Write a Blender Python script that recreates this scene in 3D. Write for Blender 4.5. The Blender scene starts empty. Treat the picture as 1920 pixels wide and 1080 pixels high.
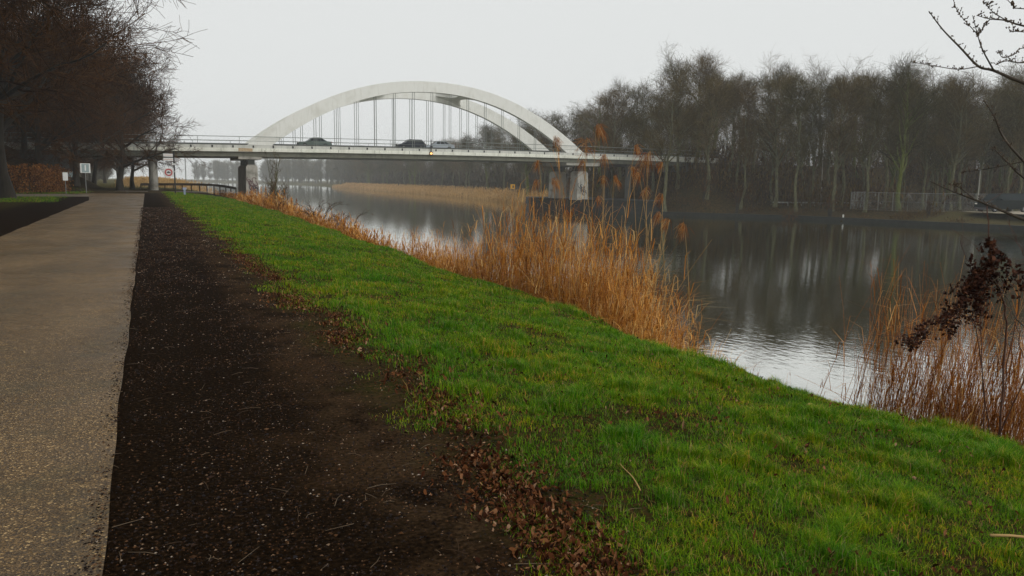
import bpy, math
import numpy as np
# World frame: x = metres to the right of the cycle path's canal-side edge, y = metres along the canal, z = metres above the water.
SC = bpy.context.scene
COL = SC.collection
# ------------------------------------------------------------------ camera
F_PX, PITCH, ROLL = 1450.0, math.atan(199/1450), math.atan(0.0127)
NX, NY = 0.905, 0.4254
CAM = np.array([0.244, -0.115, 4.6])
fw0 = np.array([NY, NX, 0.0]); r00 = np.array([NX, -NY, 0.0])
fw0 /= np.linalg.norm(fw0); r00 /= np.linalg.norm(r00)
fwd = fw0*math.cos(PITCH) + np.array([0, 0, -math.sin(PITCH)])
up0 = fw0*math.sin(PITCH) + np.array([0, 0, math.cos(PITCH)])
rgt = r00*math.cos(ROLL) + up0*math.sin(ROLL)
upv = up0*math.cos(ROLL) - r00*math.sin(ROLL)
from mathutils import Matrix, Vector
cd = bpy.data.cameras.new('camera'); cam = bpy.data.objects.new('camera', cd); COL.objects.link(cam)
M = Matrix.Identity(4)
for i in range(3):
    M[i][0] = rgt[i]; M[i][1] = upv[i]; M[i][2] = -fwd[i]; M[i][3] = CAM[i]
cam.matrix_world = M
cd.sensor_width = 36; cd.lens = 36*F_PX/1920; cd.clip_end = 6000; cd.clip_start = 0.05
SC.camera = cam
# ------------------------------------------------------------------ sky, sun, exposure
w = bpy.data.worlds.new('World'); SC.world = w; w.use_nodes = True
nt = w.node_tree; bg = nt.nodes['Background']
sky = nt.nodes.new('ShaderNodeTexSky'); sky.sky_type = 'NISHITA'; sky.sun_disc = False
SUN_EL, SUN_AZ = math.radians(42), math.radians(146)
sky.sun_elevation = SUN_EL; sky.sun_rotation = SUN_AZ; sky.dust_density = 4
hs = nt.nodes.new('ShaderNodeHueSaturation'); hs.inputs['Saturation'].default_value = 0.1
mx = nt.nodes.new('ShaderNodeMix'); mx.data_type = 'RGBA'; mx.inputs[0].default_value = 0.93
nt.links.new(sky.outputs[0], hs.inputs['Color']); nt.links.new(hs.outputs[0], mx.inputs[6])
mx.inputs[7].default_value = (8.0, 8.2, 8.15, 1)
nt.links.new(mx.outputs[2], bg.inputs['Color']); bg.inputs['Strength'].default_value = 0.1
sl = bpy.data.lights.new('sun', 'SUN'); sl.energy = 1.1; sl.angle = math.radians(40); sl.color = (1, .97, .92)
so = bpy.data.objects.new('sun', sl); COL.objects.link(so)
sd = Vector((math.sin(SUN_AZ)*math.cos(SUN_EL), math.cos(SUN_AZ)*math.cos(SUN_EL), math.sin(SUN_EL)))
so.rotation_euler = sd.to_track_quat('Z', 'Y').to_euler()
SC.view_settings.view_transform = 'Standard'; SC.view_settings.look = 'None'
SC.view_settings.exposure = 0.0; SC.view_settings.gamma = 1
SC.render.engine = 'CYCLES'; SC.cycles.use_denoising = True
SC.cycles.max_bounces = 6; SC.cycles.diffuse_bounces = 3; SC.cycles.volume_bounces = 1
SC.cycles.transparent_max_bounces = 6
SC.cycles.use_adaptive_sampling = True; SC.cycles.adaptive_threshold = 0.02

# ------------------------------------------------------------------ helpers
RG = np.random.default_rng(7)
def mesh_np(name, V, Q=None, T=None, mats=None, mat_idx=None, smooth=False):
    V = np.asarray(V, np.float32).reshape(-1, 3)
    nq = 0 if Q is None else len(Q); ntr = 0 if T is None else len(T)
    me = bpy.data.meshes.new(name)
    me.vertices.add(len(V)); me.vertices.foreach_set('co', V.ravel())
    lo = []
    if nq: lo.append(np.asarray(Q, np.int32).ravel())
    if ntr: lo.append(np.asarray(T, np.int32).ravel())
    lo = np.concatenate(lo)
    me.loops.add(len(lo)); me.loops.foreach_set('vertex_index', lo)
    ls = np.concatenate([np.arange(nq)*4, nq*4 + np.arange(ntr)*3]).astype(np.int32)
    me.polygons.add(nq+ntr); me.polygons.foreach_set('loop_start', ls)
    me.polygons.foreach_set('use_smooth', np.full(nq+ntr, bool(smooth)))
    for m in (mats or []): me.materials.append(m)
    if mat_idx is not None: me.polygons.foreach_set('material_index', np.asarray(mat_idx, np.int32))
    me.update(calc_edges=True); me.validate()
    return me
def link(name, me, parent=None, loc=None):
    o = bpy.data.objects.new(name, me); COL.objects.link(o)
    if parent is not None: o.parent = parent
    if loc is not None: o.location = loc
    return o
def empty(name, loc=(0, 0, 0), rz=0):
    o = link(name, None, None, loc); o.rotation_euler.z = rz; o.empty_display_size = .2
    return o
def tag(o, label=None, cat=None, group=None, kind=None):
    if label: o['label'] = label
    if cat: o['category'] = cat
    if group: o['group'] = group
    if kind: o['kind'] = kind
    return o
def copy_tree(root, loc, rz=0, sc=(1, 1, 1)):
    r = root.copy(); COL.objects.link(r); r.location = loc; r.rotation_euler = (0, 0, rz); r.scale = sc
    for ch in root.children:
        c = ch.copy(); COL.objects.link(c); c.parent = r
    return r
def tubes(P, R, m=3):
    """P (N,K,3), R (N,K) -> V, Q of open tubes"""
    P = np.asarray(P, float); R = np.asarray(R, float); N, K, _ = P.shape
    d = P[:, -1]-P[:, 0]; d /= np.linalg.norm(d, axis=1, keepdims=True)+1e-9
    ref = np.where(np.abs(d[:, 2:3]) > .8, np.array([[1., 0, 0]]), np.array([[0, 0, 1.]]))
    a = np.cross(d, ref); a /= np.linalg.norm(a, axis=1, keepdims=True)+1e-9
    b = np.cross(d, a)
    th = np.arange(m)*2*np.pi/m
    off = a[:, None, None]*np.cos(th)[None, None, :, None] + b[:, None, None]*np.sin(th)[None, None, :, None]
    V = P[:, :, None]+off*R[:, :, None, None]
    base = (np.arange(N)*K*m)[:, None, None]; k = (np.arange(K-1)*m)[None, :, None]; j = np.arange(m)[None, None, :]
    j2 = (j+1) % m
    Q = np.stack([base+k+j, base+k+j2, base+k+m+j2, base+k+m+j], -1).reshape(-1, 4)
    return V.reshape(-1, 3), Q
class MB:
    def __init__(s): s.V = []; s.Q = []; s.T = []; s.n = 0
    def add(s, V, Q=None, T=None):
        V = np.asarray(V, float).reshape(-1, 3); s.V.append(V)
        if Q is not None and len(Q): s.Q.append(np.asarray(Q)+s.n)
        if T is not None and len(T): s.T.append(np.asarray(T)+s.n)
        s.n += len(V); return s
    def box(s, x0, x1, y0, y1, z0, z1):
        V = [(x, y, z) for z in (z0, z1) for x, y in ((x0, y0), (x1, y0), (x1, y1), (x0, y1))]
        return s.add(V, [(0, 3, 2, 1), (4, 5, 6, 7), (0, 1, 5, 4), (1, 2, 6, 5), (2, 3, 7, 6), (3, 0, 4, 7)])
    def tube(s, pts, r, m=6):
        P = np.array(pts, float)[None]; R = np.broadcast_to(np.array(r, float), (P.shape[1],))[None]
        V, Q = tubes(P, R, m); K = P.shape[1]; n0 = len(V)
        V = np.vstack([V, P[0, :1], P[0, -1:]])
        T = [(n0, (j+1) % m, j) for j in range(m)]+[(n0+1, (K-1)*m+j, (K-1)*m+(j+1) % m) for j in range(m)]
        return s.add(V, Q, T)
    def tubes(s, P, R, m=3):
        V, Q = tubes(P, R, m); return s.add(V, Q)
    def prism(s, poly, z0, z1):
        """poly: list of (x,y) ccw, extruded in z"""
        n = len(poly); V = [(x, y, z0) for x, y in poly]+[(x, y, z1) for x, y in poly]
        T = [(0, i+1, i) for i in range(1, n-1)]+[(n, n+i, n+i+1) for i in range(1, n-1)]
        return s.add(V, [(i, (i+1) % n, n+(i+1) % n, n+i) for i in range(n)], T)
    def prism_y(s, poly, y0, y1):
        """poly (x,z) extruded along y"""
        n = len(poly); V = [(x, y0, z) for x, z in poly]+[(x, y1, z) for x, z in poly]
        T = [(0, i, i+1) for i in range(1, n-1)]+[(n, n+i+1, n+i) for i in range(1, n-1)]
        return s.add(V, [(i, n+i, n+(i+1) % n, (i+1) % n) for i in range(n)], T)
    def disc_y(s, x, y, z, r, th=.02, m=20, r_in=0):
        a = np.arange(m)*2*np.pi/m
        if r_in <= 0: return s.prism_y([(x+r*math.cos(t), z+r*math.sin(t)) for t in a], y-th/2, y+th/2)
        V = []
        for yy in (y-th/2, y+th/2):
            for rr in (r, r_in): V += [(x+rr*math.cos(t), yy, z+rr*math.sin(t)) for t in a]
        Q = []
        for i in range(m):
            j = (i+1) % m
            Q += [(i, j, m+j, m+i), (2*m+j, 2*m+i, 3*m+i, 3*m+j), (i, 2*m+i, 2*m+j, j), (m+j, 3*m+j, 3*m+i, m+i)]
        return s.add(V, Q)
    def mesh(s, name, mat, smooth=False):
        return mesh_np(name, np.vstack(s.V), np.vstack(s.Q) if s.Q else None, np.vstack(s.T) if s.T else None, [mat] if mat else None, smooth=smooth)
    def build(s, name, mat, parent=None, smooth=False, loc=None):
        return link(name, s.mesh(name, mat, smooth), parent, loc)

# ------------------------------------------------------------------ materials
def new_mat(name):
    m = bpy.data.materials.new(name); m.use_nodes = True
    return m, m.node_tree, m.node_tree.nodes['Principled BSDF']
class NT:
    def __init__(s, nt): s.nt = nt
    def n(s, t, **k):
        x = s.nt.nodes.new(t)
        for a, b in k.items(): setattr(x, a, b)
        return x
    def l(s, a, b): s.nt.links.new(a, b)
    def coord(s):
        return s.n('ShaderNodeTexCoord').outputs['Object']
    def noise(s, scale, detail=3, vec=None, rough=.55, mapscale=None):
        x = s.n('ShaderNodeTexNoise'); x.inputs['Scale'].default_value = scale; x.inputs['Detail'].default_value = detail
        x.inputs['Roughness'].default_value = rough
        v = vec if vec is not None else s.coord()
        if mapscale is not None:
            mp = s.n('ShaderNodeMapping'); mp.inputs['Scale'].default_value = mapscale; s.l(v, mp.inputs['Vector']); v = mp.outputs[0]
        s.l(v, x.inputs['Vector']); return x.outputs[0]
    def ramp(s, fac, stops):
        r = s.n('ShaderNodeValToRGB'); e = r.color_ramp.elements
        while len(e) < len(stops): e.new(.5)
        for i, (p, c) in enumerate(stops):
            e[i].position = p; e[i].color = (*c, 1) if len(c) == 3 else c
        s.l(fac, r.inputs[0]); return r.outputs[0]
    def mix(s, fac, a, b, blend='MIX'):
        m = s.n('ShaderNodeMix'); m.data_type = 'RGBA'; m.blend_type = blend
        for sock, v in ((m.inputs[0], fac), (m.inputs[6], a), (m.inputs[7], b)):
            if isinstance(v, (int, float)): sock.default_value = v
            elif isinstance(v, tuple): sock.default_value = (*v, 1)
            else: s.l(v, sock)
        return m.outputs[2]
    def math(s, op, a, b=0.0, clamp=False):
        m = s.n('ShaderNodeMath', operation=op, use_clamp=clamp)
        for sock, v in ((m.inputs[0], a), (m.inputs[1], b)):
            if isinstance(v, (int, float)): sock.default_value = v
            else: s.l(v, sock)
        return m.outputs[0]
    def sstep(s, v, lo, hi, a=0.0, b=1.0):
        m = s.n('ShaderNodeMapRange', interpolation_type='SMOOTHSTEP'); s.l(v, m.inputs[0])
        m.inputs[1].default_value = lo; m.inputs[2].default_value = hi; m.inputs[3].default_value = a; m.inputs[4].default_value = b
        return m.outputs[0]
    def bump(s, h, strength, dist, bsdf):
        b = s.n('ShaderNodeBump'); b.inputs['Strength'].default_value = strength; b.inputs['Distance'].default_value = dist
        s.l(h, b.inputs['Height']); s.l(b.outputs[0], bsdf.inputs['Normal'])
def mat_noise(name, stops, scale=3, detail=5, rough=.8, bump=.0, bdist=.02, mapscale=None, metallic=0):
    m, t, b = new_mat(name); N = NT(t)
    f = N.noise(scale, detail, mapscale=mapscale)
    N.l(N.ramp(f, stops), b.inputs['Base Color']); b.inputs['Roughness'].default_value = rough; b.inputs['Metallic'].default_value = metallic
    if bump: N.bump(f, bump, bdist, b)
    return m
def mat_island(name, stops, rough=.8, trans=0.0, patch=None, spec=.04, tint=None):
    """colour varies per loose piece, optionally multiplied by a large patch noise"""
    m, t, b = new_mat(name); N = NT(t)
    g = N.n('ShaderNodeNewGeometry')
    c = N.ramp(g.outputs['Random Per Island'], stops)
    if patch:
        sc, c0, c1 = patch
        c = N.mix(1.0, c, N.ramp(N.noise(sc, 3), [(.35, c0), (.65, c1)]), 'MULTIPLY')
    if tint:
        oi = N.n('ShaderNodeObjectInfo'); c = N.mix(1.0, c, N.ramp(oi.outputs['Random'], tint), 'MULTIPLY')
    N.l(c, b.inputs['Base Color']); b.inputs['Roughness'].default_value = rough; b.inputs['Specular IOR Level'].default_value = spec
    if trans:
        tr = N.n('ShaderNodeBsdfTranslucent'); N.l(c, tr.inputs[0]); ms = N.n('ShaderNodeMixShader'); ms.inputs[0].default_value = trans
        out = t.nodes['Material Output']; N.l(b.outputs[0], ms.inputs[1]); N.l(tr.outputs[0], ms.inputs[2]); N.l(ms.outputs[0], out.inputs[0])
    return m
def plain(name, c, rough=.6, metallic=0, emit=None):
    m, t, b = new_mat(name); N = NT(t)
    f = N.noise(9, 4)
    N.l(N.mix(f, tuple(x*.8 for x in c), tuple(min(1, x*1.15) for x in c)), b.inputs['Base Color'])
    b.inputs['Roughness'].default_value = rough; b.inputs['Metallic'].default_value = metallic
    if emit: b.inputs['Emission Color'].default_value = (*emit[0], 1); b.inputs['Emission Strength'].default_value = emit[1]
    return m

# ------------------------------------------------------------------ terrain
FAR = np.array([(150, -700), (112, -100), (97, 10), (87.76, 53.3), (84.86, 65.75), (81.6, 79.9), (72.2, 91.15), (62.8, 105.7), (58.45, 117.3),
                (62, 126), (72.24, 145.7), (80.2, 190.7), (88.2, 257.7), (101.9, 449.4), (120, 640), (90, 800), (20, 1000), (-150, 1200), (-900, 1600)])
def far_d(X, Y):
    """signed distance to the far bank line, + inland"""
    P = np.stack([X.ravel(), Y.ravel()], 1); best = np.full(len(P), 1e9); sg = np.zeros(len(P))
    for a, b in zip(FAR[:-1], FAR[1:]):
        ab = b-a; t = np.clip(((P-a)@ab)/(ab@ab), 0, 1); c = a+t[:, None]*ab; dv = P-c
        d = np.hypot(dv[:, 0], dv[:, 1]); cr = ab[0]*dv[:, 1]-ab[1]*dv[:, 0]
        k = d < best; best[k] = d[k]; sg[k] = np.where(cr[k] < 0, 1, -1)
    return (best*sg).reshape(X.shape)
def ss(x, a, b):
    t = np.clip((x-a)/(b-a), 0, 1); return t*t*(3-2*t)
def near_edge(y):   # x of the near bank's grass rim
    y = np.asarray(y, float)
    e = 7.55+np.interp(y, [0, 12, 20, 60, 110, 200], [-.1, 0, .25, 1.6, 2.0, 2.0])+.18*np.sin(y*.55)+.1*np.sin(y*1.7+1)
    return np.where(y > 600, e+(y-600)*-.6, e)
def bump2(x, y): return np.sin(x*1.9+np.sin(y*1.3))*np.sin(y*1.6+1.3*np.sin(x*.9))
def height(x, y):
    x = np.asarray(x, float); y = np.asarray(y, float)
    rim = near_edge(y)
    lx = np.clip((x-1.7)/(rim-1.7), 0, 1)
    z = 3.0-.85*lx**1.5
    z = z+.018*bump2(x*2, y*2)*ss(x, 1.7, 2.6)+.03*bump2(x, y)*ss(x, 2, 3.5)
    z = z-(2.15+.35)*ss(x, rim-.5, rim+3.2)-1.3*ss(x, rim+2.6, rim+4)
    # left hand embankment of the bridge approach
    def ridge(z, xs, sgn, top):
        cone = np.clip((sgn*(x-xs))/11, 0, 1)
        h = top-np.maximum(0, np.abs(y-111)-7.2)*.5
        h = np.minimum(h, 1.5+cone*(top-1.5))
        return np.maximum(z, h*(cone > 0))
    z = np.where(x < 5, ridge(z, -3, -1, 8.0), z)
    d = far_d(x, y)
    zf = np.where(y < 122, .42+1.1*ss(d, .2, 9), -.3+1.5*ss(d, 0, 5)+.2*ss(d, 4, 20))
    zf = zf+.08*bump2(x*.7, y*.7)*ss(d, 2, 6)
    zf = ridge(zf, 73, 1, 8.1)
    z = np.where(d > 0, zf, np.where(x > rim+4, -1.65, z))
    return z
def axis(segs):
    out = [segs[0][0]]
    for a, b, st in segs:
        n = max(1, int(round((b-a)/st))); out += list(np.linspace(a, b, n+1)[1:])
    return np.array(out)
xs = axis([(-1500, -300, 150), (-300, -60, 20), (-60, -10, 2), (-10, 1.6, .8), (1.6, 11.6, .2), (11.6, 55, 3), (55, 130, 1), (130, 220, 6), (220, 1500, 160)])
ys = axis([(-500, -20, 60), (-20, 0, 2), (0, 14, .2), (14, 50, .6), (50, 170, 1.2), (170, 500, 6), (500, 1700, 60)])
X, Y = np.meshgrid(xs, ys); Z = height(X, Y)
nx, ny = len(xs), len(ys)
idx = (np.arange(ny-1)[:, None]*nx+np.arange(nx-1)[None]).ravel()
Qd = np.stack([idx, idx+1, idx+nx+1, idx+nx], 1)
m_ground, t, b = new_mat('ground'); N = NT(t)
co = N.coord(); sx = N.n('ShaderNodeSeparateXYZ'); N.l(co, sx.inputs[0]); gx, gy, gz = sx.outputs
n1 = N.noise(1.3, 5); nf = N.noise(40, 4); nm = N.noise(7, 4)
soil = N.ramp(nf, [(.3, (.002, .001, .0004)), (.5, (.008, .0042, .0018)), (.62, (.017, .009, .004)), (.75, (.05, .028, .014))])
soil = N.mix(N.math('MULTIPLY', N.sstep(gx, .5, 1.3), N.sstep(N.noise(1.1, 3), .5, .66)), soil, N.ramp(nf, [(.3, (.012, .006, .0025)), (.7, (.05, .028, .013))]))
soil = N.mix(N.math('MULTIPLY', N.sstep(gx, 1.0, 1.45), N.sstep(N.noise(2.5, 5), .35, .6)), soil, N.ramp(nf, [(.3, (.014, .0075, .003)), (.7, (.06, .036, .018))]))
turf = N.ramp(N.noise(22, 6), [(.35, (.012, .012, .003)), (.5, (.03, .028, .006)), (.62, (.05, .024, .01)), (.75, (.09, .05, .025))])
litter = N.ramp(N.noise(3, 6), [(.3, (.02, .014, .008)), (.5, (.045, .034, .014)), (.7, (.085, .05, .022))])
grassfar = N.ramp(N.noise(.5, 5), [(.35, (.05, .06, .014)), (.65, (.10, .07, .028))])
edge = N.math('ADD', gx, N.math('MULTIPLY', N.math('SUBTRACT', n1, .5), 1.6))
g_in = N.sstep(edge, 1.5, 2.1)
left_in = N.math('SUBTRACT', 1.0, N.sstep(edge, -6.6, -5.4))
land = N.mix(N.math('MAXIMUM', g_in, left_in), soil, turf)
bankf = N.sstep(gz, 1.9, 1.2)
land = N.mix(bankf, land, N.ramp(nm, [(.3, (.02, .012, .006)), (.7, (.07, .045, .022))]))
farf = N.sstep(gy, 84, 92)
land = N.mix(farf, land, litter)
xf = N.sstep(gx, 50, 54)
col = N.mix(xf, land, litter)
ff = N.sstep(gy, 122, 130)
col = N.mix(ff, col, grassfar)
qf = N.math('MULTIPLY', xf, N.math('MULTIPLY', N.sstep(gy, 70, 64), N.sstep(gz, 2.4, 1.9)))
col = N.mix(qf, col, N.ramp(nm, [(.35, (.045, .042, .016)), (.65, (.085, .066, .03))]))
N.l(col, b.inputs['Base Color']); b.inputs['Roughness'].default_value = 1; b.inputs['Specular IOR Level'].default_value = .02
N.bump(nf, .7, .02, b)
g = link('ground', mesh_np('ground', np.stack([X, Y, Z], -1).reshape(-1, 3), Qd, None, [m_ground], smooth=True))
tag(g, 'low canal banks with soil verge, grassy slope and wooded embankments', kind='structure')

# water
m_water, t, b = new_mat('canal water'); N = NT(t)
co = N.coord()
h1 = N.noise(5.0, 3, rough=.5, mapscale=(1.0, .55, 1)); h2 = N.noise(.8, 2, mapscale=(1, .6, 1))
h = N.math('ADD', h1, N.math('MULTIPLY', h2, 1.2))
bu = N.n('ShaderNodeBump'); bu.inputs['Strength'].default_value = .07; bu.inputs['Distance'].default_value = .06; N.l(h, bu.inputs['Height'])
df = N.n('ShaderNodeBsdfDiffuse'); df.inputs[0].default_value = (.020, .026, .003, 1); gl = N.n('ShaderNodeBsdfGlossy'); gl.inputs[0].default_value = (.95, .95, .92, 1); gl.inputs['Roughness'].default_value = .02
N.l(bu.outputs[0], gl.inputs['Normal']); lw = N.n('ShaderNodeLayerWeight'); lw.inputs[0].default_value = .5; N.l(bu.outputs[0], lw.inputs['Normal'])
fr = N.ramp(lw.outputs['Facing'], [(.0, (.03,)*3), (.55, (.15,)*3), (.78, (.85,)*3), (.95, (.92,)*3)])
ms = N.n('ShaderNodeMixShader'); N.l(fr, ms.inputs[0]); N.l(df.outputs[0], ms.inputs[1]); N.l(gl.outputs[0], ms.inputs[2]); N.l(ms.outputs[0], t.nodes['Material Output'].inputs[0])
wv = MB().add([(-1400, -480, 0), (1400, -480, 0), (1400, 1650, 0), (-1400, 1650, 0)], [(0, 1, 2, 3)])
tag(wv.build('water', m_water), 'dark calm canal water with tree reflections', kind='structure')

# cycle path and side roads
def asphalt(name, stops, light, moss=.35):
    m, t, b = new_mat(name); N = NT(t); co = N.coord()
    v = N.n('ShaderNodeTexVoronoi'); v.inputs['Scale'].default_value = 120; N.l(co, v.inputs['Vector'])
    sp = N.n('ShaderNodeSeparateColor'); N.l(v.outputs['Color'], sp.inputs[0])
    base = N.ramp(sp.outputs[0], stops)
    blot = N.ramp(N.noise(.9, 5, mapscale=(1, .35, 1)), [(.36, (.75, .7, .56)), (.5, (.95, .88, .78)), (.66, (1.25, 1.18, 1.12))])
    c = N.mix(1.0, base, blot, 'MULTIPLY')
    c = N.mix(N.math('MULTIPLY', N.sstep(N.noise(2.2, 6), .5, .72), moss), c, (.05, .042, .015))
    N.l(c, b.inputs['Base Color'])
    N.l(N.ramp(N.noise(1.5, 4), [(.4, (.42,)*3), (.65, (.7,)*3)]), b.inputs['Roughness'])
    N.bump(N.math('ADD', v.outputs['Distance'], N.math('MULTIPLY', N.noise(60, 3), .6)), .55, .006, b)
    return m
m_path = asphalt('weathered asphalt', [(.0, (.03, .017, .005)), (.4, (.07, .042, .013)), (.75, (.12, .074, .026)), (.93, (.21, .13, .048)), (.985, (.45, .32, .15))], 1)
yy = axis([(-12, 14, .1), (14, 84, 1)])
def jit(y, k): return .008*np.sin(y*1.3+k)+.005*np.sin(y*4.1+2*k)
L = np.stack([-3.25+jit(yy, 1)*2-np.interp(yy, [-12, 60, 78, 84], [0, .1, 1.2, 3]), yy, np.full(len(yy), 3.012)], 1)
Rr = np.stack([0+jit(yy, 3), yy, np.full(len(yy), 3.012)], 1)
V = np.stack([L, L*.5+Rr*.5, Rr], 1).reshape(-1, 3); n = len(yy)
V[1::3, 2] += .015
Q = [(3*i+j, 3*i+j+1, 3*i+j+4, 3*i+j+3) for i in range(n-1) for j in (0, 1)]
tag(link('path', mesh_np('path', V, Q, None, [m_path], smooth=True)), 'worn speckled asphalt cycle path along the canal', kind='structure')
m_side = asphalt('side road asphalt', [(.0, (.06, .05, .04)), (.5, (.11, .09, .07)), (.95, (.2, .17, .13))], 1, .2)
sr = MB().add([(-60, 70.5, 3.006), (-3.2, 70.5, 3.006), (-3.2, 80, 3.006), (-60, 80.5, 3.006)], [(0, 1, 2, 3)])
tag(sr.build('side_road', m_side), 'grey side road joining the cycle path before the bridge', kind='structure')
tr = MB().add([(-3, 96.5, 3.02), (10.2, 96.5, 2.94), (10.2, 100.2, 2.94), (-3, 100.2, 3.02)], [(0, 1, 2, 3)])
tag(tr.build('service_track', m_side), 'pale service track crossing in front of the bridge piers', kind='structure')
m_apron = asphalt('pale concrete apron', [(.0, (.30, .28, .23)), (.5, (.40, .36, .30)), (1, (.48, .44, .38))], 1, .1)
kb = MB().add([(90.4, 54.5, 1.67), (150, 40, 1.67), (150, 66, 1.67), (91.0, 62.9, 1.67)], [(0, 1, 2, 3)])
tag(kb.build('quay_road', m_apron), 'pale concrete apron on the far quay under the van', kind='structure')
# quay edge wall along the far bank
m_quay = mat_noise('dark wet quay concrete', [(.3, (.006, .007, .006)), (.6, (.016, .018, .015)), (.8, (.035, .03, .022))], 2, 6, .9, .3, .03)
qw = MB()
fp = FAR[1:9]
dd = np.diff(fp, axis=0); dn = dd/np.linalg.norm(dd, axis=1, keepdims=True)
nrm = np.stack([dn[:, 1], -dn[:, 0]], 1)
pn = np.vstack([nrm[:1], (nrm[1:]+nrm[:-1])/2, nrm[-1:]])
ringpts = []
for p, q in zip(fp, pn):
    a = p-q*.12; c = p+q*.45
    ringpts.append([(a[0], a[1], -1), (a[0], a[1], .5), (c[0], c[1], .5), (c[0], c[1], -1)])
V = np.array(ringpts).reshape(-1, 3)
Q = [(4*i+j, 4*i+(j+1) % 4, 4*i+4+(j+1) % 4, 4*i+4+j) for i in range(len(fp)-1) for j in range(4)]
qw.add(V, Q)
o = qw.build('quay_wall', m_quay); tag(o, 'low dark concrete quay wall along the far waterline', 'quay wall')

# ------------------------------------------------------------------ bridge
def mat_conc(name, base, dirt, streak=True, rough=.75, amt=.6):
    m, t, b = new_mat(name); N = NT(t)
    n_a = N.noise(.8, 6); n_b = N.noise(1.6, 5, mapscale=(2.5, 2.5, .25))
    c = N.mix(N.math('MULTIPLY', N.sstep(n_a, .45, .75), amt), base, dirt)
    if streak: c = N.mix(N.math('MULTIPLY', N.sstep(n_b, .5, .75), amt), c, dirt)
    N.l(c, b.inputs['Base Color']); b.inputs['Roughness'].default_value = rough
    N.bump(N.noise(14, 4), .25, .01, b); return m
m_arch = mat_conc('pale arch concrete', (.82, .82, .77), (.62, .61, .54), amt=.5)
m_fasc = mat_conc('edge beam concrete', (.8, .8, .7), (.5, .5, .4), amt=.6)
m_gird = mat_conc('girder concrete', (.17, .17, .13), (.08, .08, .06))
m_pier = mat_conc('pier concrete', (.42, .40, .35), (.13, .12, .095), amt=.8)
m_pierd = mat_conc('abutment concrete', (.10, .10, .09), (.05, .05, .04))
m_steel = plain('weathered steel', (.09, .1, .09), .5, .6)
m_hang = plain('grey painted hangers', (.2, .22, .2), .5, .2)
m_black = plain('black rubber', (.012, .012, .012), .6)
m_rust = mat_noise('rust stain', [(.3, (.35, .2, .09)), (.7, (.55, .45, .3))], 3)
br = empty('arch_bridge', (37.2, 105, 0))
tag(br, 'long pale concrete bowstring arch bridge spanning the canal', 'bridge')
BX, BY = 37.2, 105
def bp(mb, name, mat, smooth=False, parent=None):
    for i in range(len(mb.V)): mb.V[i] = mb.V[i]-np.array([BX, BY, 0])
    return mb.build(name, mat, parent or br, smooth)
def ztop(x): return 9.14-.00016*(x-55)**2
WB = 12.0
xsd = np.linspace(-60, 88, 38)
def sweep_x(y0, y1, zlo, zhi, xx=xsd):
    mb = MB(); R_ = []
    for x in xx: R_ += [(x, y0, zlo(x)), (x, y1, zlo(x)), (x, y1, zhi(x)), (x, y0, zhi(x))]
    nn = len(xx); Q = [(4*i+j, 4*i+4+j, 4*i+4+(j+1) % 4, 4*i+(j+1) % 4) for i in range(nn-1) for j in range(4)]
    return mb.add(R_, Q+[(0, 1, 2, 3), (4*nn-1, 4*nn-2, 4*nn-3, 4*nn-4)])
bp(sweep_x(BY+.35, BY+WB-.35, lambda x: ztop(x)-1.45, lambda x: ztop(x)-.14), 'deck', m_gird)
for y0, y1 in ((BY, BY+.35), (BY+WB-.35, BY+WB)):
    fb = bp(sweep_x(y0, y1, lambda x: ztop(x)-.84, lambda x: ztop(x)-.40), 'edge_beam', m_fasc)
    bp(sweep_x(y0+.09 if y0 == BY else y0, y1 if y0 == BY else y1-.09, lambda x: ztop(x)-.396, lambda x: ztop(x)), 'parapet', mat_conc('parapet concrete', (.6, .6, .55), (.35, .35, .31)) if y0 == BY else m_fasc)
    if y0 == BY:
        for i, x in enumerate(np.arange(-9.4, 92, 2.47)):
            bp(MB().box(x-.09, x+.09, y0+.03, y0+.085, ztop(x)-.34, ztop(x)-.06), 'drain_spout', m_black)
            if i % 2: bp(MB().box(x+1.0, x+1.04, y0-.004, y0+.001, ztop(x)-.83, ztop(x)-.41), 'beam_joint', m_steel)
rs = MB().box(11.0, 12.7, BY-.006, BY-.002, ztop(12)-.82, ztop(12)-.42); bp(rs, 'rust_patch', m_rust)
# arches: parabola-like centre line, box section tapering to the crown
def arch_mb(y0, y1):
    mb = MB(); V = []; K = 49
    for i in range(K):
        a = -1+2*i/(K-1); xo = 37.2+25.0*a; zo = 8.9+(1-abs(a)**2.15)*9.45
        xi = 37.2+22.0*a; zi = 8.9+(1-abs(a)**2.1)*8.0
        V += [(xo, y0, zo), (xo, y1, zo), (xi, y1, zi), (xi, y0, zi)]
    Q = [(4*i+j, 4*i+(j+1) % 4, 4*i+4+(j+1) % 4, 4*i+4+j) for i in range(K-1) for j in range(4)]
    return mb.add(V, Q+[(3, 2, 1, 0), (4*K-4, 4*K-3, 4*K-2, 4*K-1)])
def z_in(x): a = (x-37.2)/22.0; return 8.9+(1-abs(a)**2.1)*8.0
AY = [(BY+.45, BY+1.25), (BY+10.35, BY+11.15)]
for y0, y1 in AY:
    ar = bp(arch_mb(y0, y1), 'arch', m_arch)
    for k in range(-7, 8):
        x = 37.2+2.73*k; h = MB()
        for dx in (-.14, .14): h.tube([(x+dx, (y0+y1)/2, ztop(x)-.2), (x+dx, (y0+y1)/2, z_in(x+dx)+.1)], .038, 5)
        bp(h, 'hanger', m_hang)
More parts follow.
